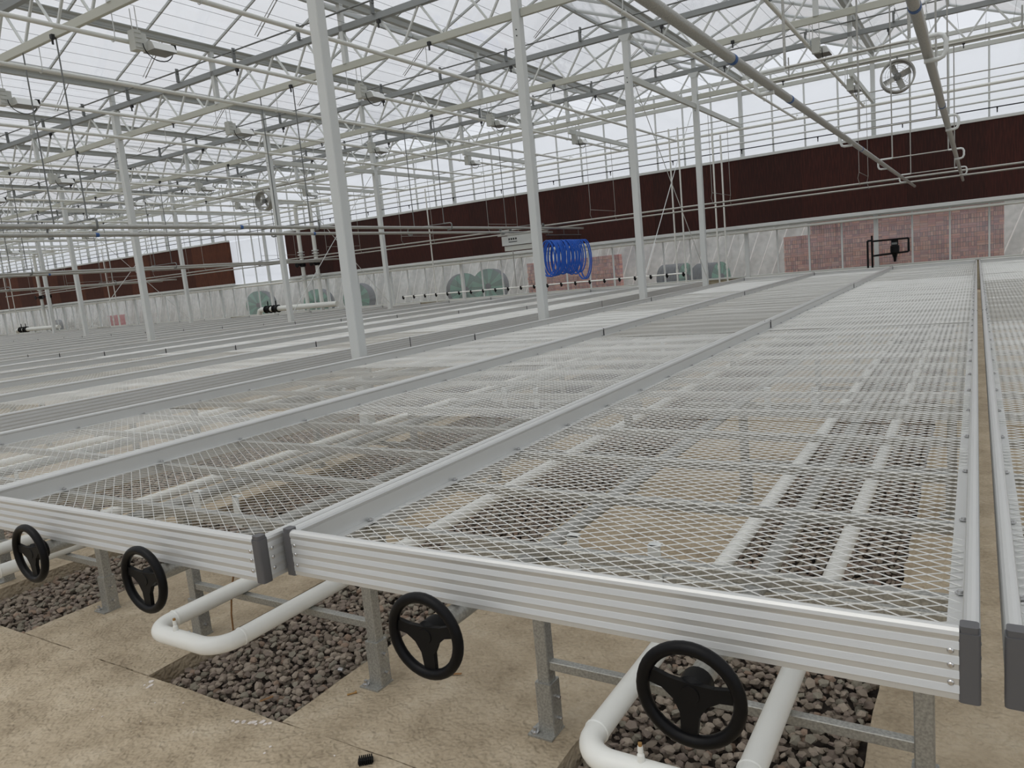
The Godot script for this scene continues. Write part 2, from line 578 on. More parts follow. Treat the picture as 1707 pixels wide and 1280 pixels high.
# ------------------------------------------------------------------ columns and trusses
func build_columns() -> void:
	var b := MB.new()
	b.bar(Vector3(0, 0.012, 0), Vector3(0, 5.44, 0), 0.12, 0.12, 0.008, Vector3.BACK)
	var shaft := b.mesh()
	b = MB.new()
	b.box(Vector3(0, 0.006, 0), Vector3(0.24, 0.012, 0.24))
	var plate := b.mesh()
	b = MB.new()
	var fl := PackedVector2Array([Vector2(-0.055, 0), Vector2(0.055, 0), Vector2(0.11, 0.09), Vector2(0.11, 0.11), Vector2(-0.11, 0.11), Vector2(-0.11, 0.09)])
	b.extrude(fl, Vector3(0, 5.33, 0.065), Vector3(0, 5.33, -0.065))
	var head := b.mesh()
	b = MB.new()
	b.bar(Vector3(0, 5.54, 0), Vector3(0, 5.88, 0), 0.085, 0.085, 0.005, Vector3.BACK)
	var stub := b.mesh()
	b = MB.new()
	b.rod(Vector3(0, 0, 0.058), Vector3(0, 0, 0.068), 0.009, 8)
	var bolt := b.mesh()
	for r in range(0, 6):
		for k in range(0, 4):
			var row: String = ["row between the nearest benches", "second row into the house", "third row into the house", "fourth row into the house", "fifth row into the house", "sixth row into the house"][r]
			var t := thing("column", "white square steel column, %s one back in the %s" % [ORD[k], row], "column", Vector3(COL_X - BAY * r, 0, COL_Z - STEP * k), "white steel columns")
			part("shaft", shaft, M.white, t)
			part("base_plate", plate, M.galv, t)
			part("head_plate", head, M.white, t)
			part("gutter_post", stub, M.white, t)
			if r < 2:
				for y in [4.62, 4.7]:
					part("bolt", bolt, M.dark_line, t, Vector3(0, y, 0))

func build_trusses() -> void:
	var lo := MB.new()
	var L := BAY - 0.13
	lo.bar(Vector3(L / 2, 4.915, 0), Vector3(-L / 2, 4.915, 0), 0.05, 0.11, 0.006)
	var lo_m := lo.mesh()
	var hi := MB.new()
	hi.bar(Vector3(BAY / 2, 5.49, 0), Vector3(-BAY / 2, 5.49, 0), 0.08, 0.10, 0.006)
	var hi_m := hi.mesh()
	var n := 12
	var p := L / n
	var d1 := MB.new()
	d1.bar(Vector3(-p / 2 + 0.02, 5.45, 0), Vector3(-0.02, 4.96, 0), 0.03, 0.03, 0.003, Vector3.BACK)
	var d2 := MB.new()
	d2.bar(Vector3(p / 2 - 0.02, 5.45, 0), Vector3(0.02, 4.96, 0), 0.03, 0.03, 0.003, Vector3.BACK)
	var dm := [d1.mesh(), d2.mesh()]
	var st := MB.new()
	st.bar(Vector3(0, 4.96, 0), Vector3(0, 5.88, 0), 0.08, 0.08, 0.005, Vector3.BACK)
	var st_m := st.mesh()
	var joined := MB.new()
	for i in n:
		var nx := L / 2 - p * (i + 0.5)
		joined.bar(Vector3(nx - p / 2, 5.45, 0), Vector3(nx, 4.96, 0), 0.03, 0.03, 0.0, Vector3.BACK)
		joined.bar(Vector3(nx + p / 2, 5.45, 0), Vector3(nx, 4.96, 0), 0.03, 0.03, 0.0, Vector3.BACK)
	var joined_m := joined.mesh()
	var cl := MB.new()
	cl.box(Vector3(0, 0.0, 0.02), Vector3(0.05, 0.05, 0.05)); cl.box(Vector3(0, -0.06, 0.03), Vector3(0.02, 0.07, 0.02))
	var clip := cl.mesh()
	for k in range(0, 4):
		for r in range(-1, 6):
			var t := thing("roof_truss", "white lattice roof truss, %s one back, over the %s bay" % [ORD[k], ["nearest", "second", "third", "fourth", "fifth", "sixth", "seventh"][r + 1]], "truss", Vector3(COL_X - BAY * (r + 0.5), 0, COL_Z - STEP * k), "lattice roof trusses")
			part("bottom_chord", lo_m, M.chord, t)
			part("top_chord", hi_m, M.galv_chord, t)
			if r < 3:
				for i in n:
					var nx := L / 2 - p * (i + 0.5)
					for q in dm:
						part("diagonal", q, M.white, t, Vector3(nx, 0, 0))
			else:
				part("lattice", joined_m, M.white, t)
			for sx in [1.6, -1.6]:
				part("gutter_post", st_m, M.white, t, Vector3(sx, 0, 0))
			if r < 3:
				for cx in [3.3, 0.35, -2.9]:
					part("clip", clip, M.dark_line, t, Vector3(cx, 4.87, 0.02))
				for cx in [2.4, -0.9, -4.1]:
					part("clip", clip, M.dark_line, t, Vector3(cx, 5.4, 0.03))
		# the vent drive shaft that runs over each row of trusses
		var sh := thing("vent_drive_shaft", "thin round vent drive shaft above the %s row of trusses back" % ORD[k], "drive shaft", Vector3(0, 5.72, COL_Z - STEP * k + 0.07))
		var b := MB.new()
		b.rod(Vector3(9.0, 0, 0), Vector3(-62.9, 0, 0), 0.014, 8)
		part("shaft", b.mesh(), M.galv_dark, sh)
		b = MB.new()
		b.box(Vector3(0, -0.09, -0.015), Vector3(0.04, 0.2, 0.05)); b.box(Vector3(0.025, 0.0, 0), Vector3(0.02, 0.09, 0.06))
		var br := b.mesh()
		for i in 26:
			part("bearing", br, M.galv_dark, sh, Vector3(3.5 - 1.62 * i, 0, 0))
		b = MB.new()
		b.rod(Vector3(0, 0, 0), Vector3(0.75, 0.56, 0), 0.009, 6); b.rod(Vector3(0, 0.01, 0.05), Vector3(0.75, 0.57, 0.05), 0.006, 6)
		var pr := b.mesh()
		for i in 9:
			part("push_rod", pr, M.galv, sh, Vector3(COL_X + 6.4 - 3.2 * i - 1.75, 0.04, 0.1))

# ------------------------------------------------------------------ benches
func rail_section() -> PackedVector2Array:
	# x outward (+), y up; outer face ribbed in four bands, rounded bead on top, ledge inside that carries the mesh
	var s := PackedVector2Array()
	s.append(Vector2(-0.010, 0.0)); s.append(Vector2(0.012, 0.0))
	var y := 0.012
	for band in 4:
		s.append(Vector2(0.012, y)); 
		for r in 5:
			s.append(Vector2(0.0132, y + 0.0002)); s.append(Vector2(0.0120, y + 0.0027))
			y += 0.003
		y += 0.0115
	s.append(Vector2(0.012, 0.112))
	for i in 9:
		var a := -PI * 0.15 + PI * 1.3 * i / 8.0
		s.append(Vector2(0.001, 0.1165) + Vector2(cos(a), sin(a)) * 0.0135)
	s.append(Vector2(-0.008, 0.106)); s.append(Vector2(-0.008, 0.052)); s.append(Vector2(-0.040, 0.052)); s.append(Vector2(-0.040, 0.048)); s.append(Vector2(-0.010, 0.048))
	return s

func strand_panel(sd: int, width: float, length: float, tilt: float) -> ArrayMesh:
	var fn := FastNoiseLite.new()
	fn.seed = sd; fn.frequency = 0.9; fn.fractal_octaves = 2
	var dx := 0.033; var dz := 0.020
	var ni := int(width / dx); var nj := int(length / dz)
	var v := PackedVector3Array(); var nn := PackedVector3Array()
	var hw := 0.00128; var ht := 0.0006
	var node := func(i: int, j: int) -> Vector3:
		var x := -width / 2 + i * dx; var z := -j * dz
		return Vector3(x, 0.006 * fn.get_noise_2d(x, z) - 0.003 * (0.5 - 0.5 * cos(TAU * z / 0.46)), z)
	for j in nj:
		for i in ni + 1:
			if (i + j) % 2:
				continue
			for s in [-1, 1]:
				if i + s < 0 or i + s > ni:
					continue
				var a: Vector3 = node.call(i, j)
				var b: Vector3 = node.call(i + s, j + 1)
				var f := (b - a).normalized()
				# wide direction of the ribbon leans over, as in expanded metal
				var wd := Vector3(0, sin(tilt), -cos(tilt))
				wd = (wd - f * wd.dot(f)).normalized() * hw
				var tn := f.cross(wd).normalized() * ht
				var cs := [wd + tn, -wd + tn, -wd - tn, wd - tn]
				for q in 4:
					var p0: Vector3 = cs[q]; var p1: Vector3 = cs[(q + 1) % 4]
					var nm := (p0 + p1).normalized() if q % 2 else (p0 + p1).normalized()
					if (p0 - p1).cross(b - a).dot(nm) > 0.0:
						v.append(a + p0); v.append(a + p1); v.append(b + p1); v.append(a + p0); v.append(b + p1); v.append(b + p0)
					else:
						v.append(a + p0); v.append(b + p1); v.append(a + p1); v.append(a + p0); v.append(b + p0); v.append(b + p1)
					for z in 6:
						nn.append(nm)
	var arr := []
	arr.resize(Mesh.ARRAY_MAX)
	arr[Mesh.ARRAY_VERTEX] = v; arr[Mesh.ARRAY_NORMAL] = nn
	var m := ArrayMesh.new()
	m.add_surface_from_arrays(Mesh.PRIMITIVE_TRIANGLES, arr)
	return m

func bench_spots() -> Array:
	# [right edge x, front z offset, label]
	var list := []
	list.append([1.715, -0.01]); list.append([0.0, 0.0]); list.append([-1.69, 0.075]); list.append([-3.38, 0.02])
	for bay in range(1, 6):
		for i in 5:
			list.append([-6.02 - PITCH * i - BAY * (bay - 1), rng.randf_range(-0.06, 0.08)])
	return list

func build_benches() -> void:
	var W := 1.68
	var LEN := 18.15
	var sec := rail_section()
	var panel_len := 1.868
	var panels := []
	for sd in 3:
		panels.append(strand_panel(100 + sd, 1.617, panel_len, deg_to_rad(36)))
	var short_panel := strand_panel(110, 1.617, 1.25, deg_to_rad(36))
	var y0 := TOP - 0.13
	# rails
	var b := MB.new()
	b.extrude(sec, Vector3(-W + 0.03, 0, -0.014), Vector3(-0.03, 0, -0.014))      # outward is +z
	var fr := b.mesh()
	b = MB.new()
	b.extrude(sec, Vector3(-0.03, 0, 0.014), Vector3(-W + 0.03, 0, 0.014))
	var bk := b.mesh()
	var seg := [[-0.03, -5.9], [-5.905, -11.62], [-11.625, -LEN + 0.03]]
	var rr := []; var lr := []
	for s in seg:
		b = MB.new()
		b.extrude(sec, Vector3(-0.014, 0, s[1]), Vector3(-0.014, 0, s[0]))
		# the section's outward side faces +x when swept towards the viewer is -x: mirror by sweeping the other way
		b = MB.new()
		b.extrude(sec, Vector3(-0.014, 0, s[0]), Vector3(-0.014, 0, s[1]))
		rr.append(b.mesh())
		b = MB.new()
		b.extrude(sec, Vector3(-W + 0.014, 0, s[1]), Vector3(-W + 0.014, 0, s[0]))
		lr.append(b.mesh())
	b = MB.new()
	b.box(Vector3(0, 0.064, 0), Vector3(0.0285, 0.126, 0.012))
	var joint := b.mesh()
	# corner cap: rounded block a little taller than the rail
	b = MB.new()
	var cp := PackedVector2Array()
	for q in [[0.010, 0.010, PI], [-0.010, 0.010, PI * 1.5], [-0.010, -0.010, 0.0], [0.010, -0.010, PI * 0.5]]:
		for i in 4:
			var a: float = q[2] + PI / 2 * i / 3.0
			cp.append(Vector2(-q[0], -q[1]) * -1.0 * -1.0 + Vector2(cos(a), sin(a)) * 0.0065)
	cp = Geometry2D.convex_hull(cp)
	b.extrude(cp, Vector3(0, -0.003, 0), Vector3(0, 0.122, 0), Vector3.BACK, true)
	b.extrude(Transform2D(0, Vector2(0.86, 0.86), 0, Vector2.ZERO) * cp, Vector3(0, 0.122, 0), Vector3(0, 0.1335, 0), Vector3.BACK, true)
	var cap := b.mesh()
	b = MB.new()
	b.lathe([Vector2(0.0055, 0), Vector2(0.0055, 0.0012), Vector2(0.0035, 0.0032), Vector2(0.0, 0.0036)], Vector3.ZERO, Vector3.BACK, 8)
	var rivet := b.mesh()
	b = MB.new()
	b.bar(Vector3(-W + 0.03, 0.030, 0), Vector3(-0.03, 0.030, 0), 0.03, 0.03, 0.003)
	var cross := b.mesh()
	b = MB.new()
	b.lathe([Vector2(0.010, 0), Vector2(0.010, 0.002), Vector2(0.0055, 0.002), Vector2(0.0055, 0.0065), Vector2(0.0, 0.0065)], Vector3.ZERO, Vector3.UP, 8)
	var bolt := b.mesh()
	var spots := bench_spots()
	# which way round each sheet of mesh was laid: 1 shows its broad strands to the aisle end, 0 its edges
	var laid := {0: "1110001111", 1: "1111111000", 2: "0110000001", 3: "1011100110"}
	for i in spots.size():
		var near := i < 4
		var lab: String = "mesh-topped aluminium bench, %s bench from the frame's edge" % ORD[i]
		if i == 0: lab = "mesh bench cut off by the photo's edge beyond the narrow gap"
		if i == 1: lab = "nearest whole mesh-topped aluminium bench, its front rail over two handwheels"
		if i == 2: lab = "mesh-topped bench next along, joining the nearest bench at the dark corner caps"
		if i == 3: lab = "mesh-topped bench just before the nearest row of columns"
		var t := thing("rolling_bench", lab, "bench", Vector3(spots[i][0], y0, spots[i][1]), "rolling benches")
		part("front_rail", fr, M.alu, t)
		part("back_rail", bk, M.alu, t, Vector3(0, 0, -LEN))
		for s in 3:
			part("side_rail", rr[s], M.alu, t)
			part("side_rail", lr[s], M.alu, t)
		for s in [-5.9025, -11.6225]:
			part("rail_joint", joint, M.dark_line, t, Vector3(-0.014, 0, s))
			part("rail_joint", joint, M.dark_line, t, Vector3(-W + 0.014, 0, s))
		for cx in [-0.0155, -W + 0.0155]:
			for cz in [-0.0155, -LEN + 0.0155]:
				part("corner_cap", cap, M.cap, t, Vector3(cx, 0, cz))
		for p in 10:
			var bright := true
			if laid.has(i):
				bright = laid[i][p] == "1"
			else:
				bright = rng.randf() < 0.55
			var bs := Basis() if bright else Basis(Vector3.UP, PI)
			var at := Vector3(-W / 2, 0.0535, -0.018 - 1.87 * p)
			if not bright:
				at.z -= panel_len if p < 9 else 1.25
			part("mesh_panel", panels[(p + i) % 3] if p < 9 else short_panel, M.mesh, t, at + Vector3(0, 0.0015 if p % 2 else 0.0, 0), bs)
		if near:
			for c in 39:
				part("cross_bar", cross, M.galv, t, Vector3(0, 0, -0.32 - 0.46 * c))
			for c in 30:
				part("bolt", bolt, M.chrome, t, Vector3(-0.034, 0.0545, -0.32 - 0.46 * c))
				part("bolt", bolt, M.chrome, t, Vector3(-W + 0.034, 0.0545, -0.32 - 0.46 * c))
			for y in [0.03, 0.062, 0.088]:
				part("rivet", rivet, M.chrome, t, Vector3(-0.043, y, -0.0015))
				part("rivet", rivet, M.chrome, t, Vector3(-W + 0.043, y, -0.0015))
				part("rivet", rivet, M.chrome, t, Vector3(-0.0015, y, -0.043), Basis(Vector3.UP, PI / 2))

# ------------------------------------------------------------------ supports, rollers, handwheels, heating loops
func handwheel(parent: Node, at: Vector3, turn: float) -> void:
	var bs := Basis(Vector3.BACK, turn)
	var b := MB.new()
	var pts := []
	for i in 40:
		var a := TAU * i / 40
		pts.append(Vector3(cos(a), sin(a), 0) * 0.0945)
	b.tube(pts, 0.0132, 12, true)
	part("rim", b.mesh(), M.black_gloss, parent, at, bs)
	# the three arms and the middle are one dished plate
	b = MB.new()
	var out := PackedVector2Array()
	for q in [[-83, 34], [-45, 25], [0, 22], [45, 25], [83, 34], [90, 6], [56, 0], [33, -17], [19, -42], [15, -90], [-15, -90], [-19, -42], [-33, -17], [-56, 0], [-90, 6]]:
		out.append(Vector2(q[0], q[1]) * 0.001)
	b.extrude(out, Vector3(0, 0, -0.011), Vector3(0, 0, 0.001))
	part("spokes", b.mesh(), M.black, parent, at, bs)
	b = MB.new()
	b.lathe([Vector2(0.0, 0.003), Vector2(0.018, 0.003), Vector2(0.02, -0.002), Vector2(0.032, -0.012), Vector2(0.032, -0.05), Vector2(0.026, -0.052), Vector2(0.0, -0.052)], Vector3.ZERO, Vector3.BACK, 20)
	part("hub", b.mesh(), M.black, parent, at, bs)

func build_supports() -> void:
	var spots := bench_spots_x()
	# one frame with its parts: two legs in sleeves, foot plates, low crossbar, top beam
	var lx := [-0.11, -1.13]
	var b := MB.new()
	b.bar(Vector3(0, 0.02, 0), Vector3(0, 0.53, 0), 0.042, 0.042, 0.003, Vector3.BACK)
	var leg := b.mesh()
	b = MB.new()
	b.bar(Vector3(0, 0.006, 0), Vector3(0, 0.17, 0), 0.057, 0.057, 0.003, Vector3.BACK)
	var sleeve := b.mesh()
	b = MB.new()
	b.box(Vector3(-0.012, 0.003, 0.012), Vector3(0.085, 0.006, 0.085))
	var foot := b.mesh()
	b = MB.new()
	b.rod(Vector3(0, 0.004, 0), Vector3(0, 0.026, 0), 0.006, 8); b.lathe([Vector2(0.013, 0), Vector2(0.013, 0.008), Vector2(0, 0.01)], Vector3(0, 0.005, 0), Vector3.UP, 6)
	var anchor := b.mesh()
	b = MB.new()
	b.rod(Vector3(0.02, 0, 0), Vector3(0.042, 0, 0), 0.006, 6)
	var sbolt := b.mesh()
	b = MB.new()
	b.bar(Vector3(-0.13, 0.226, 0), Vector3(-1.11, 0.226, 0), 0.028, 0.028, 0.002)
	var low := b.mesh()
	b = MB.new()
	b.bar(Vector3(-0.02, 0.55, 0), Vector3(-1.46, 0.55, 0), 0.04, 0.04, 0.003)
	var high := b.mesh()
	b = MB.new()
	b.box(Vector3(0, 0.595, 0.024), Vector3(0.036, 0.125, 0.004)); b.box(Vector3(0, 0.656, 0.014), Vector3(0.035, 0.004, 0.024))
	var plate := b.mesh()
	# far frames in one piece
	b = MB.new()
	for x in lx:
		b.bar(Vector3(x, 0.0, 0), Vector3(x, 0.53, 0), 0.046, 0.046, 0.0, Vector3.BACK)
	b.bar(Vector3(-0.11, 0.226, 0), Vector3(-1.13, 0.226, 0), 0.028, 0.028)
	b.bar(Vector3(-0.02, 0.55, 0), Vector3(-1.46, 0.55, 0), 0.04, 0.04)
	var whole := b.mesh()
	for i in spots.size():
		var X: float = spots[i]
		var name_b: String = ["bench cut off by the photo's edge", "nearest whole bench", "bench next along from the nearest", "bench before the nearest columns"][i] if i < 4 else ORD[i] + " bench from the frame's edge"
		for k in 8:
			var z := -0.46 - 2.367 * k
			var lab := "galvanised leg frame under the %s, %s from its front" % [name_b, ORD[k]]
			if i < 4 and k < 4:
				var t := thing("support_frame", lab, "support frame", Vector3(X, 0, z), "bench leg frames")
				for s in 2:
					var l := part("leg", leg, M.galv, t, Vector3(lx[s], 0, 0))
					part("sleeve", sleeve, M.galv, l)
					part("foot_plate", foot, M.galv, l)
					part("anchor_bolt", anchor, M.chrome, l, Vector3(-0.035, 0, 0.04))
					for y in [0.05, 0.12]:
						part("bolt", sbolt, M.chrome, l, Vector3(0, y, 0))
				part("crossbar", low, M.galv, t)
				part("top_beam", high, M.galv, t)
				part("guide_plate", plate, M.white, t, Vector3(-0.74, 0, 0))
				part("guide_plate", plate, M.white, t, Vector3(-0.985, 0, 0))
			else:
				single("support_frame", whole, M.galv, lab, "support frame", Vector3(X, 0, z), "bench leg frames")
		# roller tubes; the near ones end in handwheels
		for s in 2:
			var rx: float = X + ([-0.465, -1.10] if i == 1 else [-0.446, -1.13])[s]
			var lb := "roller tube with black handwheel under the %s, %s end" % [name_b, ["aisle-side", "inner"][s]]
			if i >= 4: lb = "long roller tube under the %s, %s of its two" % [name_b, ORD[s]]
			if i == 1: lb = "black three-spoke handwheel on its roller tube, " + ["largest and nearest of the four", "second largest of the four"][s]
			if i == 2: lb = "black three-spoke handwheel on its roller tube beneath the second bench, " + ["beside the white pipe loop", "farthest along"][s]
			var t := thing("bench_roller", lb, "roller", Vector3(rx, 0.5945, 0), "bench rollers with handwheels")
			b = MB.new()
			b.rod(Vector3(0, 0, 0.06 if i == 1 else (0.09 if i < 8 else -0.05)), Vector3(0, 0, -18.0), 0.0245, 14)
			part("tube", b.mesh(), M.galv, t)
			if i < 8:
				handwheel(t, Vector3(0, 0, 0.108 if i == 1 else 0.14), [0.0, 0.1, -0.08, 0.05, 0.0, 0.1, 0.0, 0.2, 0.0][(i * 2 + s) % 9])
		# white heating loop
		if i < 9:
			heating_loop(X - 0.62, name_b)

func heating_loop(cx: float, name_b: String) -> void:
	var t := thing("heating_loop", "white U-shaped heating pipe on the crossbars under the %s" % name_b, "heating pipe", Vector3(cx, 0.27, 0), "under-bench heating loops")
	var pts := []
	var w := 0.188; var r := 0.085; var zf := -0.055
	pts.append(Vector3(-w, 0, -18.2))
	for q in 10: pts.append(Vector3(-w, 0, -16.0 + 1.75 * q) if q < 9 else Vector3(-w, 0, zf - r - 0.1))
	for q in 9:
		var a := PI - PI / 2 * q / 8.0
		pts.append(Vector3(-w + r + cos(a) * r, 0, zf - r + sin(a) * r))
	for q in 9:
		var a := PI / 2 - PI / 2 * q / 8.0
		pts.append(Vector3(w - r + cos(a) * r, 0, zf - r + sin(a) * r))
	pts.append(Vector3(w, 0, zf - r - 0.1)); pts.append(Vector3(w, 0, -18.2))
	var b := MB.new()
	b.tube(pts, 0.0302, 18)
	part("pipe", b.mesh(), M.pipe_white, t)
	for s in [-1.0, 1.0]:
		b = MB.new()
		b.lathe([Vector2(0.030, -0.005), Vector2(0.0325, -0.002), Vector2(0.0325, 0.002), Vector2(0.030, 0.005)], Vector3(s * w, 0, zf - r - 0.012), Vector3.BACK, 18)
		part("weld", b.mesh(), M.pipe_white, t)
	b = MB.new()
	b.lathe([Vector2(0.0, 0.066), Vector2(0.006, 0.066), Vector2(0.007, 0.052), Vector2(0.0055, 0.05), Vector2(0.0085, 0.044), Vector2(0.010, 0.025)], Vector3(-0.03, 0, zf), Vector3.UP, 10)
	var nip := part("air_valve", b.mesh(), M.pipe_white, t)
	b = MB.new()
	b.lathe([Vector2(0.0, 0.074), Vector2(0.005, 0.073), Vector2(0.0055, 0.064)], Vector3(-0.03, 0, zf), Vector3.UP, 8)
	part("brass_tip", b.mesh(), M.brass, nip)

func bench_spots_x() -> Array:
	var list := [1.72, 0.0, -1.72, -3.44]
	for bay in range(1, 6):
		for i in 5:
			list.append(-6.02 - PITCH * i - BAY * (bay - 1))
	return list

# ------------------------------------------------------------------ gravel
func stone_mesh(sd: int) -> ArrayMesh:
	var r := RandomNumberGenerator.new()
	r.seed = sd
	var p := []
	var g := (1.0 + sqrt(5.0)) / 2.0
	for q in [[-1, g, 0], [1, g, 0], [-1, -g, 0], [1, -g, 0], [0, -1, g], [0, 1, g], [0, -1, -g], [0, 1, -g], [g, 0, -1], [g, 0, 1], [-g, 0, -1], [-g, 0, 1]]:
		var d := Vector3(q[0], q[1], q[2]).normalized() * r.randf_range(0.72, 1.15)
		p.append(Vector3(d.x, d.y * 0.68, d.z * 0.8) + Vector3(r.randf_range(-0.12, 0.12), r.randf_range(-0.08, 0.08), r.randf_range(-0.12, 0.12)))
	var b := MB.new()
	for f in [[0, 11, 5], [0, 5, 1], [0, 1, 7], [0, 7, 10], [0, 10, 11], [1, 5, 9], [5, 11, 4], [11, 10, 2], [10, 7, 6], [7, 1, 8], [3, 9, 4], [3, 4, 2], [3, 2, 6], [3, 6, 8], [3, 8, 9], [4, 9, 5], [2, 4, 11], [6, 2, 10], [8, 6, 7], [9, 8, 1]]:
		var A: Vector3 = p[f[0]]; var B: Vector3 = p[f[1]]; var C: Vector3 = p[f[2]]
		var n := (B - A).cross(C - A).normalized()
		if n.dot(A + B + C) < 0.0: n = -n
		b.tri(A, B, C, n, n, n)
	return b.mesh()

func stone_color() -> Color:
	var t := rng.randf()
	var base := c8(126, 115, 102).lerp(c8(170, 157, 142), rng.randf())
	if t < 0.25: base = base.lerp(c8(120, 106, 98), 0.5)
	elif t < 0.4: base = base.lerp(c8(134, 132, 118), 0.6)
	elif t < 0.47: base = base.lerp(c8(150, 120, 100), 0.5)
	return base.srgb_to_linear()

func build_gravel() -> void:
	var variants := []
	for i in 6: variants.append(stone_mesh(50 + i))
	var mats := []
	for i in 8:
		var m := mat(stone_color().linear_to_srgb(), 0.85)
		mats.append(m)
	for k in range(-1, 4):
		var x0 := BED_L - 1.72 * k + 0.0
		var x1 := BED_R - 1.72 * k
		var lab: String = ["gravel bed under the bench at the photo's edge", "gravel bed beneath the nearest whole bench, behind the largest handwheel", "gravel bed beneath the second bench, in front of its white pipe loop", "gravel bed under the third bench, behind the smallest handwheel", "gravel bed beside the row of columns"][k + 1]
		var t := thing("gravel_bed", lab, "gravel bed", Vector3(0, 0, 0), "gravel beds in the floor")
		var b := MB.new()
		b.box(Vector3((x0 + x1) / 2, -0.14, -9.87), Vector3(x1 - x0 + 0.05, 0.11, 19.4))
		part("bed_base", b.mesh(), M.soil, t)
		var lists := [[], [], [], [], [], []]
		var cols := [[], [], [], [], [], []]
		var singles := 0
		var sp := 0.034
		var z := -0.165
		var zmax := -9.0 if k <= 1 else -5.0
		while z > zmax:
			var x := x0 + 0.012
			while x < x1 - 0.008:
				var layers := 2
				for l in layers:
					var px := clampf(x + rng.randf_range(-0.014, 0.014), x0 + 0.012, x1 - 0.012)
					var pz := z + rng.randf_range(-0.014, 0.014)
					var edge := minf(px - x0, x1 - px)
					var s := rng.randf_range(0.013, 0.0235)
					var y := -0.083 + 0.02 * l + rng.randf_range(-0.004, 0.012) + clampf((px - (x0 + x1) / 2) * 0.03, -0.01, 0.02) + 0.012
					if edge < 0.03: y -= 0.01
					var bs := Basis.from_euler(Vector3(rng.randf_range(-0.5, 0.5), rng.randf() * TAU, rng.randf_range(-0.5, 0.5))).scaled_local(Vector3(s, s * rng.randf_range(0.7, 1.0), s))
					var vi := rng.randi() % 6
					if (k == 0 or k == 1) and l == 1 and singles < 150 and z > -1.2 and rng.randf() < (0.9 if k == 1 else 0.6):
						if k == 0 and z > -0.35 and px < -0.95: pass
						singles += 1
						part("stone", variants[vi], mats[rng.randi() % 8], t, Vector3(px, y, pz), bs)
					else:
						lists[vi].append(Transform3D(bs, Vector3(px, y, pz)))
						cols[vi].append(stone_color())
				x += sp
			z -= sp
		for vi in 6:
			var mm := MultiMesh.new()
			mm.transform_format = MultiMesh.TRANSFORM_3D
			mm.use_colors = true
			mm.mesh = variants[vi]
			mm.instance_count = lists[vi].size()
			for i in lists[vi].size():
				mm.set_instance_transform(i, lists[vi][i])
				mm.set_instance_color(i, cols[vi][i])
			var o := MultiMeshInstance3D.new()
			o.name = "gravel"
			o.multimesh = mm
			o.material_override = M.stone
			o.set_meta("kind", "stuff")
			t.add_child(o, true)

# ------------------------------------------------------------------ overhead pipes
const PIPE_Y := 4.58
func pipe_offsets() -> Array: return [-1.65, -3.27, -4.92, -6.55, -8.1]

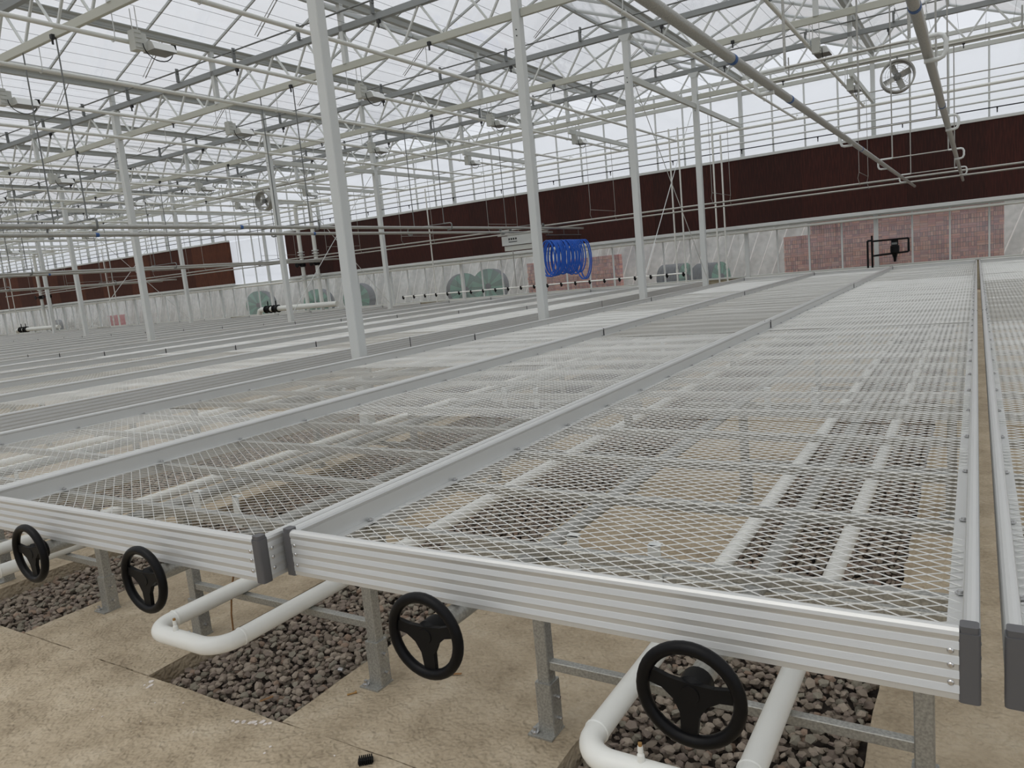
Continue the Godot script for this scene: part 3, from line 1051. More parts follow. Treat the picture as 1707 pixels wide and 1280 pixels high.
func build_overhead_pipes() -> void:
	var b := MB.new()
	b.rod(Vector3(0, 0, 4.0), Vector3(0, 0, -19.3), 0.027, 12)
	var pm := b.mesh()
	# hook: rod down from the chord with a crook under the pipe
	b = MB.new()
	b.tube([Vector3(0.045, 4.88, 0), Vector3(0.045, 4.66, 0), Vector3(0.04, 4.62, 0), Vector3(0.037, 4.57, 0), Vector3(0.02, 4.545, 0), Vector3(-0.01, 4.543, 0), Vector3(-0.035, 4.56, 0)], 0.006, 6)
	var hook := b.mesh()
	b = MB.new()
	b.tube([Vector3(0, 0, -19.25), Vector3(0, 0.10, -19.28), Vector3(0, 0.10, -19.45)], 0.012, 6)
	var tail := b.mesh()
	var idx := 0
	for r in range(-1, 6):
		for o in pipe_offsets():
			var x: float = COL_X - BAY * r + o
			var t := thing("overhead_pipe", "white overhead heating pipe hung under the trusses, %s counted from the frame's edge" % ORD[idx], "overhead pipe", Vector3(x, 0, 0), "overhead heating pipes")
			idx += 1
			part("pipe", pm, M.cream, t, Vector3(0, PIPE_Y, 0))
			part("end_bend", tail, M.cream, t, Vector3(0, PIPE_Y, 0))
			if r < 4:
				for k in range(0, 4):
					part("hook", hook, M.white, t, Vector3(0, 0, COL_Z - STEP * k))
	# screen wires strung over the trusses
	b = MB.new()
	b.rod(Vector3(0, 0, 2.0), Vector3(0, 0, -19.7), 0.0028, 5)
	var wire := b.mesh()
	for r in range(-1, 4):
		var t := thing("screen_wires", "thin parallel screen wires strung above the trusses of the %s bay" % ORD[r + 1], "wires", Vector3(COL_X - BAY * r, 5.565, 0), "screen wires")
		for i in 20:
			part("wire", wire, M.galv_dark, t, Vector3(-0.48 * (i + 0.5), 0, 0))
	# short beams from the last truss to the end wall
	b = MB.new()
	b.bar(Vector3(0, 4.74, COL_Z - STEP * 3 + 0.02), Vector3(0, 4.74, WALL_Z + 0.08), 0.06, 0.11, 0.005)
	var beam := b.mesh()
	b = MB.new()
	b.bar(Vector3(0, 4.72, COL_Z - STEP * 2 - 0.06), Vector3(0, 4.72, COL_Z - STEP * 3 + 0.06), 0.06, 0.11, 0.005)
	b.bar(Vector3(0, 4.72, COL_Z - STEP * 3 - 0.06), Vector3(0, 4.72, WALL_Z + 0.08), 0.06, 0.11, 0.005)
	var beam2 := b.mesh()
	for i in range(-2, 16):
		var x := COL_X - 3.2 * i
		single("brace_beam", beam2 if posmod(i, 3) == 0 else beam, M.white_dull, "steel beam running from the last trusses to the end wall, %s counted from the frame's edge" % ORD[i + 2], "beam", Vector3(x, 0, 0), "beams tied to the end wall")
	# crossed wind-brace rods between the last columns
	for r in 3:
		var t := thing("wind_brace", "crossed thin white bracing rods by the %s row of columns" % ORD[r], "bracing", Vector3(COL_X - BAY * r, 0, 0), "crossed bracing rods")
		b = MB.new()
		b.rod(Vector3(-0.07, 0.9, COL_Z - STEP * 2 - 0.1), Vector3(-0.07, 4.6, COL_Z - STEP * 3 + 0.1), 0.008, 6)
		part("rod", b.mesh(), M.white, t)
		b = MB.new()
		b.rod(Vector3(0.07, 4.6, COL_Z - STEP * 2 - 0.1), Vector3(0.07, 0.9, COL_Z - STEP * 3 + 0.1), 0.008, 6)
		part("rod", b.mesh(), M.white, t)

# ------------------------------------------------------------------ irrigation boom rails
const RAIL_Y := 2.52
func build_boom_rails() -> void:
	var pairs := [[-0.26, -1.21], [-9.70, -10.72], [-19.4, -20.4], [-29.0, -30.0]]
	var b := MB.new()
	b.rod(Vector3(0, 0, 1.2), Vector3(0, 0, -18.62), 0.029, 14)
	var rail := b.mesh()
	b = MB.new()
	b.lathe([Vector2(0.0295, 0), Vector2(0.0312, 0.002), Vector2(0.0312, 0.05), Vector2(0.0295, 0.052)], Vector3.ZERO, Vector3.BACK, 14)
	var band := b.mesh()
	for i in pairs.size():
		for s in 2:
			var where: String = ["over the nearest benches", "across the middle of the house", "farther along the house", "deep in the house"][i]
			var t := thing("boom_rail", "round grey boom rail %s, %s" % [where, ["nearer the frame's edge", "the other of its pair"][s]], "boom rail", Vector3(pairs[i][s], RAIL_Y, 0), "irrigation boom rails")
			part("tube", rail, M.galv, t)
			for z in ([-3.3, -4.9, -9.1] if s == 1 else [-3.1, -6.6]):
				part("tape_band", band, M.blue_tape, t, Vector3(0, 0, z))
		# hangers from the trusses
		var mid: float = (pairs[i][0] + pairs[i][1]) / 2
		var hw: float = (pairs[i][0] - pairs[i][1]) / 2
		for k in range(0, 4):
			var hb := thing("rail_hanger", "hooked rod hanger of the boom rails %s, on the %s truss back" % [["over the nearest benches", "at the middle", "farther along", "deep in the house"][i], ORD[k]], "hanger", Vector3(mid, 0, COL_Z - STEP * k), "boom rail hangers")
			for s in [-1.0, 1.0]:
				b = MB.new()
				b.rod(Vector3(s * (hw - 0.1), RAIL_Y + 0.10, 0), Vector3(s * (hw - 0.1), 4.88, 0), 0.0095, 8)
				part("rod", b.mesh(), M.galv_dark if i > 0 else M.galv, hb)
				b = MB.new()
				var hk := [Vector3(s * (hw - 0.1), RAIL_Y + 0.10, 0)]
				for q in [[0.06, 0.10], [0.085, 0.09], [0.10, 0.06], [0.10, -0.0], [0.085, -0.035], [0.06, -0.045], [-0.02, -0.045]]:
					hk.append(Vector3(s * (hw + q[0]), RAIL_Y + q[1], 0))
				b.tube(hk, 0.014, 8)
				part("hook", b.mesh(), M.white if i == 0 else M.galv_dark, hb)
			b = MB.new()
			b.rod(Vector3(-hw + 0.1, RAIL_Y + 0.10, 0), Vector3(hw - 0.1, RAIL_Y + 0.10, 0), 0.009, 8)
			part("crossbar", b.mesh(), M.galv_dark if i > 0 else M.galv, hb)
	# the two transfer rails across the end
	for q in [[-16.9, "upper-looking of the two transfer pipes crossing before the brown pad"], [-18.5, "lower-looking of the two transfer pipes crossing before the brown pad"]]:
		b = MB.new()
		b.rod(Vector3(5.0, 2.62, q[0]), Vector3(-40.0, 2.62, q[0]), 0.021, 10)
		single("transfer_rail", b.mesh(), M.galv, q[1], "transfer rail", Vector3.ZERO, "transfer rails at the end wall")
	for i in 13:
		var x := 1.05 - 3.2 * i - 0.0
		var t := thing("transfer_hanger", "thin bent rod hanger holding the transfer pipes, %s from the frame's edge" % ORD[i], "hanger", Vector3(x, 0, 0), "transfer rail hangers")
		for z in [-16.9, -18.5]:
			b = MB.new()
			b.rod(Vector3(0, 2.86, z + 0.12), Vector3(0, 4.72, z + 0.12), 0.006, 6)
			part("rod", b.mesh(), M.galv, t)
			b = MB.new()
			b.tube([Vector3(0, 2.86, z + 0.12), Vector3(-0.03, 2.74, z + 0.1), Vector3(0, 2.60, z + 0.05), Vector3(0, 2.595, z)], 0.006, 6)
			part("hook", b.mesh(), M.galv, t)
		b = MB.new()
		b.rod(Vector3(0, 2.86, -16.78), Vector3(0, 2.86, -18.38), 0.006, 6)
		part("crossbar", b.mesh(), M.galv, t)
	build_boom()

func build_boom() -> void:
	var bx := -10.2; var bz := -16.0
	var t := thing("irrigation_boom", "irrigation boom: white control box on the rails with a spray bar hung low", "irrigation boom", Vector3(bx, 0, bz))
	var b := MB.new()
	b.box(Vector3(-0.1, 2.28, 0), Vector3(0.95, 0.24, 0.3))
	var cb := part("control_box", b.mesh(), M.white, t)
	b = MB.new()
	b.box(Vector3(-0.1, 2.08, 0), Vector3(0.85, 0.12, 0.24))
	part("motor_box", b.mesh(), M.white_dull, t)
	for i in 4:
		b = MB.new()
		b.box(Vector3(-0.34 + 0.07 * i, 2.32, 0.151), Vector3(0.045, 0.05, 0.006))
		part("dark_dial", b.mesh(), M.dark_line, cb)
	b = MB.new()
	b.box(Vector3(-0.23, 2.245, 0.151), Vector3(0.26, 0.02, 0.006))
	part("dark_plate", b.mesh(), M.dark_line, cb)
	for z in [-0.25, 0.25]:
		b = MB.new()
		b.bar(Vector3(-0.62, 2.43, z), Vector3(0.62, 2.43, z), 0.04, 0.04, 0.003)
		part("carriage_beam", b.mesh(), M.galv, t)
	for sx in [-0.52, 0.50]:
		for z in [-0.25, 0.25]:
			b = MB.new()
			b.lathe([Vector2(0, 0.015), Vector2(0.05, 0.015), Vector2(0.035, 0.0), Vector2(0.05, -0.015), Vector2(0, -0.015)], Vector3(sx, 2.602, z), Vector3.RIGHT, 16)
			part("trolley_wheel", b.mesh(), M.galv_dark, t)
	for sx in [-0.35, 0.35]:
		b = MB.new()
		b.rod(Vector3(sx, 2.02, 0), Vector3(sx, 1.05, 0), 0.013, 8)
		part("drop_pipe", b.mesh(), M.galv, t)
	b = MB.new()
	b.rod(Vector3(-4.35, 1.04, 0), Vector3(4.35, 1.04, 0), 0.017, 10)
	var bar := part("spray_bar", b.mesh(), M.pipe_white, t)
	b = MB.new()
	b.box(Vector3(0, 1.04, 0), Vector3(0.045, 0.05, 0.05)); b.lathe([Vector2(0.035, 0.0), Vector2(0.035, -0.02), Vector2(0.012, -0.06), Vector2(0, -0.06)], Vector3(0, 1.02, 0), Vector3.UP, 10)
	var noz := b.mesh()
	for i in 22:
		part("nozzle", noz, M.black, bar, Vector3(-4.3 + 8.6 * i / 21.0, 0, 0))
	# blue supply hose hung in loops along the rail
	var h := thing("hose_loops", "bright blue hose gathered in hanging loops beneath the boom rail", "hose", Vector3(-9.72, 0, 0))
	b = MB.new()
	b.rod(Vector3(0, 2.34, -16.4), Vector3(0, 2.34, -18.5), 0.01, 8)
	for z in [-16.5, -17.4, -18.3]: b.rod(Vector3(0.02, 2.34, z), Vector3(0.02, 2.4885, z), 0.006, 6)
	part("hanger_rail", b.mesh(), M.galv_dark, h)
	for i in 24:
		var z := -16.45 - 0.08 * i
		if i > 17: z -= (i - 17) * 0.06
		var pts := []
		var ax := rng.randf_range(0.15, 0.22); var ay := rng.randf_range(0.44, 0.48)
		if i >= 22: ay = 0.56
		var ph := rng.randf_range(-0.03, 0.03)
		for s in 30:
			var a := TAU * s / 30
			pts.append(Vector3(cos(a) * ax + ph + sin(a) * 0.02, 2.19 - ay + sin(a) * ay, z + 0.05 * sin(a * 0.5)))
		b = MB.new()
		b.tube(pts, 0.02, 8, true)
		part("loop", b.mesh(), M.blue_hose, h)
		b = MB.new()
		b.tube([Vector3(0, 2.34, z), Vector3(0.02, 2.27, z), Vector3(0.0, 2.19, z)], 0.005, 5)
		part("clip", b.mesh(), M.black, h)

# ------------------------------------------------------------------ pipework along the end wall
func build_wall_pipes() -> void:
	for q in [[4.92, 0.014, M.galv, "thin grey wire rail along the end wall, topmost of the six lines"], [4.745, 0.014, M.white, "thin white tube along the end wall, second of the six lines"], [4.61, 0.034, M.cream, "thick cream header pipe along the end wall"], [4.43, 0.02, M.white, "white tube just below the thick header pipe"], [4.25, 0.02, M.white, "white tube above the black drip line on the end wall"], [4.09, 0.013, M.black, "thin black drip line just above the brown pad"]]:
		var b := MB.new()
		b.rod(Vector3(8.9, q[0], WALL_Z + 0.3), Vector3(-62.8, q[0], WALL_Z + 0.3), q[1], 10)
		single("wall_pipe", b.mesh(), q[2], q[3], "wall pipe", Vector3.ZERO, "pipes along the end wall")
	var b2 := MB.new()
	b2.rod(Vector3(8.9, 1.93, WALL_Z + 0.2), Vector3(-62.8, 1.93, WALL_Z + 0.2), 0.036, 12)
	single("return_pipe", b2.mesh(), M.cream, "thick cream return pipe beneath the brown pad", "wall pipe")
	for i in 12:
		b2 = MB.new()
		b2.box(Vector3(0, -0.02, 0), Vector3(0.03, 0.05, 0.03)); b2.rod(Vector3(0, -0.03, 0), Vector3(0, -0.12, 0), 0.012, 8)
		single("drip_valve", b2.mesh(), M.black, "small black drain valve on the black drip line", "valve", Vector3(0.4 - 1.9 * i, 4.09, WALL_Z + 0.3), "drain valves on the drip line")
	# upright pipes in front of the wall
	for q in [[-5.75, 4.5, "of the two by the fourth near column, the nearer"], [-5.97, 4.6, "of the two by the fourth near column, the farther"], [-15.67, 4.48, "standing alone before the long brown pad"], [-6.9, 4.9, "behind the crossed bracing rods, first"], [-7.15, 4.9, "behind the crossed bracing rods, second"], [-34.6, 4.4, "before the lighter brown pad, first"], [-35.1, 4.4, "before the lighter brown pad, second"], [-44.2, 4.4, "before the far lighter pad, first"], [-44.8, 4.4, "before the far lighter pad, second"]]:
		b2 = MB.new()
		b2.rod(Vector3(0, 0.0, 0), Vector3(0, q[1], 0), 0.022, 10)
		b2.rod(Vector3(0, 1.9, 0), Vector3(0, 1.9, -0.3), 0.012, 6)
		b2.rod(Vector3(0, 1.0, 0), Vector3(0, 1.1, 0), 0.034, 10)
		single("riser_pipe", b2.mesh(), M.cream, "slim cream upright pipe " + q[2], "riser pipe", Vector3(q[0], 0, -19.15), "upright pipes at the end wall")
	# twin heating risers and the manifold
	for g in [-21.3, -40.5]:
		for s in 2:
			var x: float = g + [-0.38, 0.38][s]
			var t := thing("heating_riser", "thick flanged cream riser by the %s, %s of two" % ["end of the long brown pad" if g > -30 else "lighter brown pad", ORD[s]], "heating riser", Vector3(x, 0, -18.95), "flanged heating risers")
			b2 = MB.new()
			b2.tube([Vector3(0, 0.85, 0), Vector3(0, 4.45, 0), Vector3(0, 4.62, 0.0), Vector3(0.05, 4.70, -0.03), Vector3(0.12, 4.72, -0.06), Vector3(0.75, 4.72, -0.3)], 0.075, 14)
			part("pipe", b2.mesh(), M.cream, t)
			for y in [1.95, 2.08, 2.86, 2.96]:
				b2 = MB.new()
				b2.lathe([Vector2(0.07, -0.018), Vector2(0.13, -0.018), Vector2(0.13, 0.018), Vector2(0.07, 0.018)], Vector3(0, y, 0), Vector3.UP, 16)
				part("flange", b2.mesh(), M.white, t)
			b2 = MB.new()
			b2.lathe([Vector2(0.075, -0.09), Vector2(0.12, -0.06), Vector2(0.12, 0.06), Vector2(0.075, 0.09)], Vector3(0, 2.5, 0), Vector3.UP, 14); b2.rod(Vector3(0, 2.5, 0.05), Vector3(0, 2.5, 0.28), 0.02, 8); b2.lathe([Vector2(0.09, -0.012), Vector2(0.11, 0), Vector2(0.09, 0.012), Vector2(0.0, 0.012)], Vector3(0, 2.5, 0.28), Vector3.BACK, 14)
			part("valve", b2.mesh(), M.black, t)
			b2 = MB.new()
			b2.box(Vector3(0, 0.425, 0), Vector3(0.09, 0.85, 0.09))
			part("stand", b2.mesh(), M.white, t)
		var mf := thing("heating_manifold", "thick cream horizontal manifold pipe with black valves, by the %s" % ["end of the long brown pad" if g > -30 else "lighter brown pad"], "manifold", Vector3(g, 0, -18.6))
		b2 = MB.new()
		b2.tube([Vector3(-2.75, 0.3, 0), Vector3(-2.75, 0.80, 0), Vector3(-2.70, 0.90, 0), Vector3(-2.6, 0.94, 0), Vector3(1.5, 0.94, 0)], 0.10, 16)
		part("main_pipe", b2.mesh(), M.cream, mf)
		b2 = MB.new()
		b2.rod(Vector3(-1.2, 0.70, 0.12), Vector3(0.9, 0.70, 0.12), 0.035, 10)
		part("bypass", b2.mesh(), M.cream, mf)
		for x in [-2.2, -1.75]:
			b2 = MB.new()
			b2.lathe([Vector2(0.1, -0.14), Vector2(0.15, -0.14), Vector2(0.15, -0.1), Vector2(0.11, -0.08), Vector2(0.11, 0.08), Vector2(0.15, 0.1), Vector2(0.15, 0.14), Vector2(0.1, 0.14)], Vector3(x, 0.94, 0), Vector3.RIGHT, 14)
			b2.rod(Vector3(x, 0.94, 0), Vector3(x, 1.25, 0), 0.02, 8)
			part("valve", b2.mesh(), M.black, mf)
		for x in [-0.9, 0.7]:
			b2 = MB.new()
			b2.box(Vector3(x, 0.42, 0), Vector3(0.08, 0.84, 0.08))
			part("stand", b2.mesh(), M.white, mf)
	# black filter frame before the bricks
	var ff := thing("filter_frame", "black pipe frame with a hanging black filter before the brick stacks", "filter", Vector3(-2.2, 0, -19.3))
	var segs := [[Vector3(0, 0, 0), Vector3(0, 1.5, 0)], [Vector3(-0.1, 0, 0), Vector3(-0.1, 1.38, 0)], [Vector3(-0.1, 1.38, 0), Vector3(0.0, 1.38, 0)], [Vector3(0, 1.36, 0), Vector3(0.8, 1.36, 0)], [Vector3(0.8, 1.36, 0), Vector3(0.8, 1.04, 0)], [Vector3(0.8, 1.04, 0), Vector3(0, 1.0, 0)]]
	for s in segs:
		b2 = MB.new()
		b2.rod(s[0], s[1], 0.024, 10)
		part("pipe", b2.mesh(), M.black, ff)
	b2 = MB.new()
	b2.lathe([Vector2(0, 0.42), Vector2(0.08, 0.42), Vector2(0.08, 0.30), Vector2(0.1, 0.28), Vector2(0.1, 0.12), Vector2(0.07, 0.10), Vector2(0.04, 0.0), Vector2(0.03, -0.1), Vector2(0, -0.1)], Vector3(0.5, 0.92, 0), Vector3.UP, 14)
	var fb := part("filter_body", b2.mesh(), M.black, ff)
	b2 = MB.new()
	b2.box(Vector3(0.5, 1.26, 0.085), Vector3(0.12, 0.05, 0.006))
	part("label_band", b2.mesh(), M.galv_dark, fb)

# ------------------------------------------------------------------ grow lamps and fans
func make_lamp() -> Node3D:
	var t := Node3D.new()
	t.name = "grow_lamp"
	# ballast hangs on the pipe, the hood sticks out along it
	var b := MB.new()
	b.box(Vector3(0, -0.02, 0.12), Vector3(0.12, 0.23, 0.09)); b.box(Vector3(0, -0.02, 0.04), Vector3(0.085, 0.19, 0.09))
	for i in 4: b.box(Vector3(0.064, -0.1 + 0.055 * i, 0.12), Vector3(0.01, 0.02, 0.085))
	part("ballast", b.mesh(), M.white_dull, t)
	b = MB.new()
	var sec := PackedVector2Array([Vector2(-0.12, -0.07), Vector2(0.12, -0.07), Vector2(0.075, 0.02), Vector2(0.045, 0.035), Vector2(-0.045, 0.035), Vector2(-0.075, 0.02)])
	b.extrude(sec, Vector3(0.06, -0.05, -0.0), Vector3(0.06, -0.05, -0.30))
	part("hood", b.mesh(), M.hood, t)
	b = MB.new()
	b.box(Vector3(0.06, -0.123, -0.15), Vector3(0.235, 0.006, 0.295))
	part("lens", b.mesh(), M.lamp_glass, t)
	b = MB.new()
	b.box(Vector3(0.06, -0.03, -0.33), Vector3(0.07, 0.06, 0.06))
	part("end_box", b.mesh(), M.black, t)
	b = MB.new()
	var pts := []
	for i in 13:
		var a := PI * i / 12.0
		pts.append(Vector3(0.08, -0.06 - 0.17 * sin(a), 0.08 - 0.40 * (0.5 - 0.5 * cos(a))))
	b.tube(pts, 0.006, 6)
	part("cord", b.mesh(), M.black, t)
	for x in [-0.05, 0.05]:
		b = MB.new()
		b.rod(Vector3(x, 0.05, 0.1), Vector3(x, 0.36, 0.1), 0.006, 6)
		part("hanger", b.mesh(), M.white, t)
	return t

func build_lamps() -> void:
	var proto := make_lamp()
	var spots := []
	for r in range(-1, 5):
		for o in [-3.27, -6.55]:
			for k in 4:
				spots.append([COL_X - BAY * r + o, COL_Z - STEP * k - 0.33, r, o, k])
	for s in spots:
		if s[0] > 0.5: continue
		var n: Node3D = proto.duplicate()
		n.name = numbered("grow_lamp")
		add_child(n)
		n.position = Vector3(s[0] + 0.105, PIPE_Y + 0.01, s[1])
		var line: String = ["nearest", "second", "third", "fourth", "fifth", "sixth"][s[2] + 1] + " bay, " + ("first" if s[3] > -4 else "second") + " lamp line"
		tag(n, "grow lamp with ballast, %s, by the %s truss" % [line, ORD[s[4]]], "grow lamp", "overhead grow lamps")
	proto.free()
	# circulation fans
	for q in [[Vector3(-1.17, 4.17, -14.0), "round silver circulation fan above the nearest benches"], [Vector3(-17.6, 4.17, -14.0), "round dark circulation fan far along the house"], [Vector3(-37.8, 4.17, -14.0), "small round circulation fan deepest in the house"]]:
		var t := thing("circulation_fan", q[1], "fan", q[0], "circulation fans")
		var bs := Basis(Vector3.UP, 0.15)
		var b := MB.new()
		b.lathe([Vector2(0.25, -0.11), Vector2(0.275, -0.11), Vector2(0.275, 0.11), Vector2(0.25, 0.11), Vector2(0.25, -0.11)], Vector3.ZERO, Vector3.BACK, 28)
		part("housing", b.mesh(), M.galv, t, Vector3.ZERO, bs)
		b = MB.new()
		b.lathe([Vector2(0, 0.06), Vector2(0.06, 0.05), Vector2(0.065, -0.06), Vector2(0, -0.06)], Vector3.ZERO, Vector3.BACK, 14)
		part("motor", b.mesh(), M.galv_dark, t, Vector3.ZERO, bs)
		for i in 4:
			b = MB.new()
			b.box(Vector3(0.14, 0, -0.03), Vector3(0.17, 0.11, 0.006), Basis(Vector3.RIGHT, 0.5))
			part("blade", b.mesh(), M.alu, t, Vector3.ZERO, bs * Basis(Vector3.BACK, TAU * i / 4.0 + 0.4))
		for z in [0.10]:
			b = MB.new()
			for rr in [0.08, 0.12, 0.16, 0.2, 0.24]:
				var pts := []
				for i in 24: pts.append(Vector3(cos(TAU * i / 24), sin(TAU * i / 24), 0) * rr + Vector3(0, 0, z))
				b.tube(pts, 0.0022, 4, true)
			for i in 8: b.rod(Vector3(0, 0, z), Vector3(cos(TAU * i / 8), sin(TAU * i / 8), 0) * 0.26 + Vector3(0, 0, z), 0.0025, 4)
			part("guard", b.mesh(), M.galv, t, Vector3.ZERO, bs)
		b = MB.new()
		b.rod(Vector3(0, 0.26, 0), Vector3(0, 0.33, 0), 0.012, 8)
		part("bracket", b.mesh(), M.galv_dark, t)
		b = MB.new()
		b.rod(Vector3(-2.1, 0, 0), Vector3(2.1, 0, 0), 0.022, 10)
		for x in [-1.8, 1.8]: b.rod(Vector3(x, 0, 0), Vector3(x, 0.37, 0), 0.012, 8)
		single("fan_pipe", b.mesh(), M.galv, "grey cross pipe that carries the " + q[1].substr(6), "fan support", q[0] + Vector3(0, 0.35, 0), "fan support pipes")

# ------------------------------------------------------------------ beyond the glass
func build_outside() -> void:
	var g := struct("ground")
	var b := MB.new()
	b.box(Vector3(-20, -0.32, -10), Vector3(500, 0.1, 500))
	part("yard", b.mesh(), M.yard, g)
	# brick stacks
	brick_stack(-4.68, 0.58, 20, "pile of red bricks stacked higher, seen behind the black filter frame", 7)
	brick_stack(-13.2, -9.75, 17, "lower pile of red bricks seen behind the blue hose", 2)
	# sheeting stretched on a fence
	b = MB.new()
	var nx := 640; var ny := 30
	var x0 := 8.0; var wd := 72.0; var h := 2.45
	var P := func(i: int, j: int) -> Vector3:
		var x := x0 - wd * i / nx; var y := -0.27 + h * j / ny
		return Vector3(x, y, -24.0 + 0.035 * sin((x - y * 0.4) * 7.0) + 0.05 * sin(x * 1.7 + y))
	var N := func(i: int, j: int) -> Vector3:
		var x := x0 - wd * i / nx; var y := -0.27 + h * j / ny
		var gr := 0.035 * 7.0 * cos((x - y * 0.4) * 7.0)
		return Vector3(-gr - 0.085 * cos(x * 1.7 + y), 0.4 * gr - 0.05 * cos(x * 1.7 + y), 1.0).normalized()
	for i in nx:
		for j in ny:
			b.tri(P.call(i, j), P.call(i + 1, j), P.call(i + 1, j + 1), N.call(i, j), N.call(i + 1, j), N.call(i + 1, j + 1))
			b.tri(P.call(i, j), P.call(i + 1, j + 1), P.call(i, j + 1), N.call(i, j), N.call(i + 1, j + 1), N.call(i, j + 1))
	var sh := thing("plastic_sheeting", "white crinkled plastic sheeting seen outside through the lower windows", "sheeting", Vector3.ZERO)
	part("sheet", b.mesh(), M.sheet, sh)
	# slanting cords that tie it down
	var cord := MB.new()
	cord.rod(Vector3(0, -0.2, 0), Vector3(0.9, 2.15, 0), 0.02, 6)
	var cm := cord.mesh()
	for i in 150:
		part("cord", cm, M.rope, sh, Vector3(6.0 - 0.44 * i + rng.randf_range(-0.06, 0.06), 0, -23.8))
	# rolls with green end discs
	for q in [[-14.9, 1.05, 0.62, 0.5, 0.25, "large green-ended roll standing outside beside the brick pile"], [-21.3, 1.0, 0.62, 0.5, 0.2, "large green-ended roll half hidden by the nearest column"], [-23.6, 0.95, 0.6, 0.5, 0.3, "green-ended roll behind the cream manifold"], [-27.2, 1.1, 0.62, 0.5, 0.35, "green-ended roll beyond the glazed gap"], [-8.0, 0.78, 0.46, 0.8, 1.35, "dark ribbed roll, first of two seen near the crossed bracing rods"], [-6.9, 0.72, 0.46, 0.8, 1.2, "dark ribbed roll with green end, second of two near the crossed rods"], [-16.1, 1.0, 0.6, 0.5, 0.9, "dull green roll partly behind a wall post"]]:
		roll(Vector3(q[0], q[1], -21.4), q[2], q[3], q[4], q[5])
	b = MB.new()
	b.box(Vector3(0, 0.28, 0), Vector3(0.75, 0.56, 0.5)); b.box(Vector3(0, 0.58, 0), Vector3(0.79, 0.05, 0.54))
	single("red_crate", b.mesh(), M.red, "small red crate outside below the lighter brown pad", "crate", Vector3(-40.5, 0.62, -22.5))
	b = MB.new()
	b.box(Vector3(0, 0.44, 0), Vector3(3.0, 0.88, 0.7))
	single("low_stack", b.mesh(), M.yard, "low grey block pile under the red crate outside", "block", Vector3(-40.0, -0.27, -22.5))
	b = MB.new()
	b.lathe([Vector2(0, 1.55), Vector2(0.2, 1.52), Vector2(0.26, 1.35), Vector2(0.28, 0.0), Vector2(0, 0)], Vector3.ZERO, Vector3.UP, 14)
	single("dark_drum", b.mesh(), M.roll_dark, "tall dark drum outside below the far lighter pad", "drum", Vector3(-46.3, -0.27, -22.3))

func brick_stack(xa: float, xb: float, rows: int, label: String, shape: int) -> void:
	var t := thing("brick_stack", label, "bricks", Vector3(0, -0.27, -21.3), "brick piles in the yard")
	var b := MB.new()
	b.colored = true
	var rh := 0.116
	var tones := [c8(208, 132, 114), c8(216, 146, 124), c8(196, 120, 106), c8(226, 164, 138), c8(200, 138, 126), c8(214, 140, 110), c8(176, 106, 98)]
	for bl in 64:
		var bw := 0.36
		var bx := xa + bw * bl
		if bx > xb - 0.1: break
		bw = minf(bw, xb - bx)
		var top := rows
		if shape == 7 and bx < xa + 0.5: top -= 3
		for r in top:
			var yb := r * rh + rng.randf_range(0, 0.004)
			var z := rng.randf_range(-0.02, 0.02)
			if rng.randf() < 0.70:
				var n := 6
				for i in n:
					b.col = tones[rng.randi() % 7].srgb_to_linear() * rng.randf_range(0.85, 1.12)
					b.box(Vector3(bx + bw * (i + 0.5) / n, yb + rh / 2, z + rng.randf_range(-0.008, 0.008)), Vector3(bw / n - 0.010, rh - 0.012, 0.24))
			else:
				for i in 2:
					for j in 2:
						b.col = tones[rng.randi() % 7].srgb_to_linear() * rng.randf_range(0.85, 1.12)
						b.box(Vector3(bx + bw * (i + 0.5) / 2, yb + rh * (j + 0.5) / 2, z), Vector3(bw / 2 - 0.006, rh / 2 - 0.005, 0.24))
	b.col = c8(96, 62, 54).srgb_to_linear()
	var cut := 0.36 * 2 if shape == 7 else 0.0
	b.box(Vector3((xa + cut + xb) / 2, rows * rh / 2 - 0.01, -0.02), Vector3(xb - xa - cut - 0.02, rows * rh - 0.04, 0.16))
	if shape == 7:
		b.box(Vector3(xa + cut / 2, (rows - 3) * rh / 2 - 0.01, -0.02), Vector3(cut - 0.02, (rows - 3) * rh - 0.04, 0.16))
	var o := part("bricks", b.mesh(), M.brick, t)
	o.set_meta("kind", "stuff")

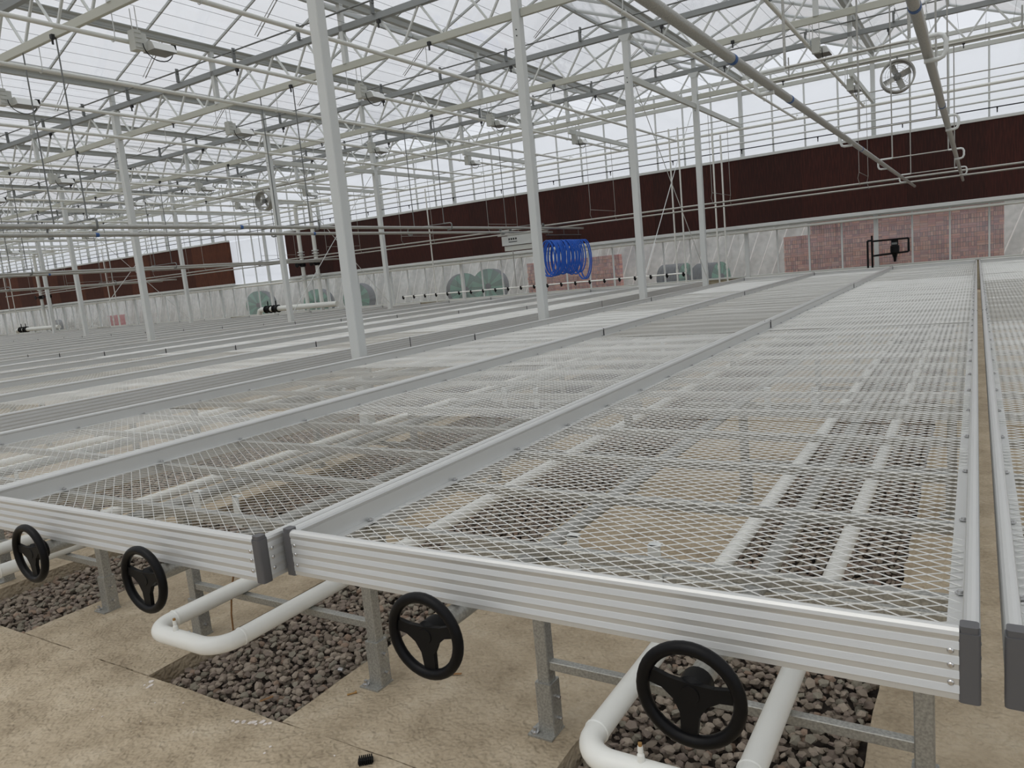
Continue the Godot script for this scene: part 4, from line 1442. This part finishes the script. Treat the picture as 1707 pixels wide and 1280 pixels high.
func roll(at: Vector3, r: float, len: float, turn: float, label: String) -> void:
	var t := thing("wound_roll", label, "roll", at, "rolls with green ends outside")
	t.rotation.y = turn
	var b := MB.new()
	var prof := [Vector2(0, len / 2)]
	var n := 14
	for i in n + 1:
		var y := len / 2 - len * i / n
		prof.append(Vector2(r * (0.97 if i % 2 else 1.0), y))
	prof.append(Vector2(0, -len / 2))
	b.lathe(prof, Vector3.ZERO, Vector3.BACK, 28)
	part("winding", b.mesh(), M.roll_dark, t)
	for i in 16:
		b = MB.new()
		var a0 := TAU * i / 16; var a1 := TAU * (i + 0.94) / 16
		var z := len / 2 + 0.004
		b.tri(Vector3(cos(a0) * 0.1, sin(a0) * 0.1, z + 0.02), Vector3(cos(a0) * r, sin(a0) * r, z), Vector3(cos(a1) * r, sin(a1) * r, z), Vector3.BACK, Vector3.BACK, Vector3.BACK)
		b.tri(Vector3(cos(a0) * 0.1, sin(a0) * 0.1, z + 0.02), Vector3(cos(a1) * r, sin(a1) * r, z), Vector3(cos(a1) * 0.1, sin(a1) * 0.1, z + 0.02), Vector3.BACK, Vector3.BACK, Vector3.BACK)
		part("end_gore", b.mesh(), M.green if i % 2 else M.green_dark, t)
	b = MB.new()
	b.lathe([Vector2(0, 0.05), Vector2(0.11, 0.04), Vector2(0.11, 0)], Vector3(0, 0, len / 2), Vector3.BACK, 14)
	part("core", b.mesh(), M.roll_dark, t)
	b = MB.new()
	for s in [-1.0, 1.0]:
		b.box(Vector3(s * r * 0.6, -r * 0.8 - (at.y + 0.27 - r * 0.8) / 2, 0), Vector3(0.1, at.y + 0.27 - r * 0.8, len * 0.8))
	part("cradle", b.mesh(), M.yard, t)

# ------------------------------------------------------------------ small things on the floor
func build_small() -> void:
	var b := MB.new()
	for i in 7: b.box(Vector3(0.006 * i, 0.008, 0), Vector3(0.0035, 0.016, 0.03))
	b.box(Vector3(0.018, 0.006, 0), Vector3(0.045, 0.010, 0.018))
	var o := single("black_clip", b.mesh(), M.black, "small black ribbed plastic clip lying on the concrete", "clip", Vector3(-1.585, 0.0, -0.085))
	o.rotation.y = 0.7
	for q in [[Vector3(-1.606, 0.003, -0.611), 0.4, "dry brown leaf scrap on the concrete between the legs"], [Vector3(-2.2, -0.03, -0.25), 1.1, "orange-brown scrap on the gravel"]]:
		b = MB.new()
		b.extrude(PackedVector2Array([Vector2(-0.004, 0), Vector2(0.004, 0), Vector2(0.002, 0.004), Vector2(-0.003, 0.003)]), Vector3(-0.025, 0, 0), Vector3(0.022, 0.003, 0.004))
		o = single("leaf_scrap", b.mesh(), M.leaf, q[2], "leaf", q[0])
		o.rotation.y = q[1]
	# flecks of pale paint
	var t := thing("paint_flecks", "pale chips of paint scattered on the concrete before the gravel", "paint chips", Vector3.ZERO)
	for i in 26:
		var p := Vector3(rng.randf_range(-2.75, -1.5), 0.0012, rng.randf_range(-0.10, 0.12))
		if i < 10: p = Vector3(-2.15 + 0.014 * i + rng.randf_range(-0.008, 0.008), 0.0012, -0.07 - 0.005 * i + rng.randf_range(-0.008, 0.008))
		elif i < 14: p = Vector3(-2.68 + rng.randf_range(-0.02, 0.02), 0.0012, -0.10 + rng.randf_range(-0.02, 0.02))
		var s := rng.randf_range(0.002, 0.005) if i >= 14 else rng.randf_range(0.005, 0.011)
		b = MB.new()
		var poly := PackedVector2Array()
		for a in 6: poly.append(Vector2.from_angle(TAU * a / 6) * s * rng.randf_range(0.6, 1.2))
		b.prism(poly, -0.001, 0.001)
		part("chip", b.mesh(), M.fleck, t, p)
	b = MB.new()
	b.rod(Vector3(-0.012, 0, 0), Vector3(0.012, 0.002, 0), 0.009, 10)
	single("metal_offcut", b.mesh(), M.chrome, "short bright pipe offcut lying on the gravel", "offcut", Vector3(-2.07, -0.022, -0.5))
	# thin brown cable that drops beside the far leg of the second bench
	b = MB.new()
	b.tube([Vector3(0, 0.28, 0), Vector3(-0.02, 0.2, 0.01), Vector3(-0.03, 0.1, 0.02), Vector3(-0.025, -0.03, 0.03)], 0.004, 6)
	single("brown_cable", b.mesh(), M.leaf, "thin brown cable dropping from the white pipe loop to the gravel", "cable", Vector3(-2.66, 0.0, -0.52))
	b = MB.new()
	b.rod(Vector3(-0.016, 0.004, 0), Vector3(0.014, 0.004, 0), 0.0032, 8)
	b.rod(Vector3(0.012, 0.0055, 0), Vector3(0.018, 0.0055, 0), 0.0055, 6)
	o = single("loose_screw", b.mesh(), M.brass, "small loose screw lying on the concrete by the bench leg", "screw", Vector3(-1.88, 0.0, -0.36))
	o.rotation.y = 0.9
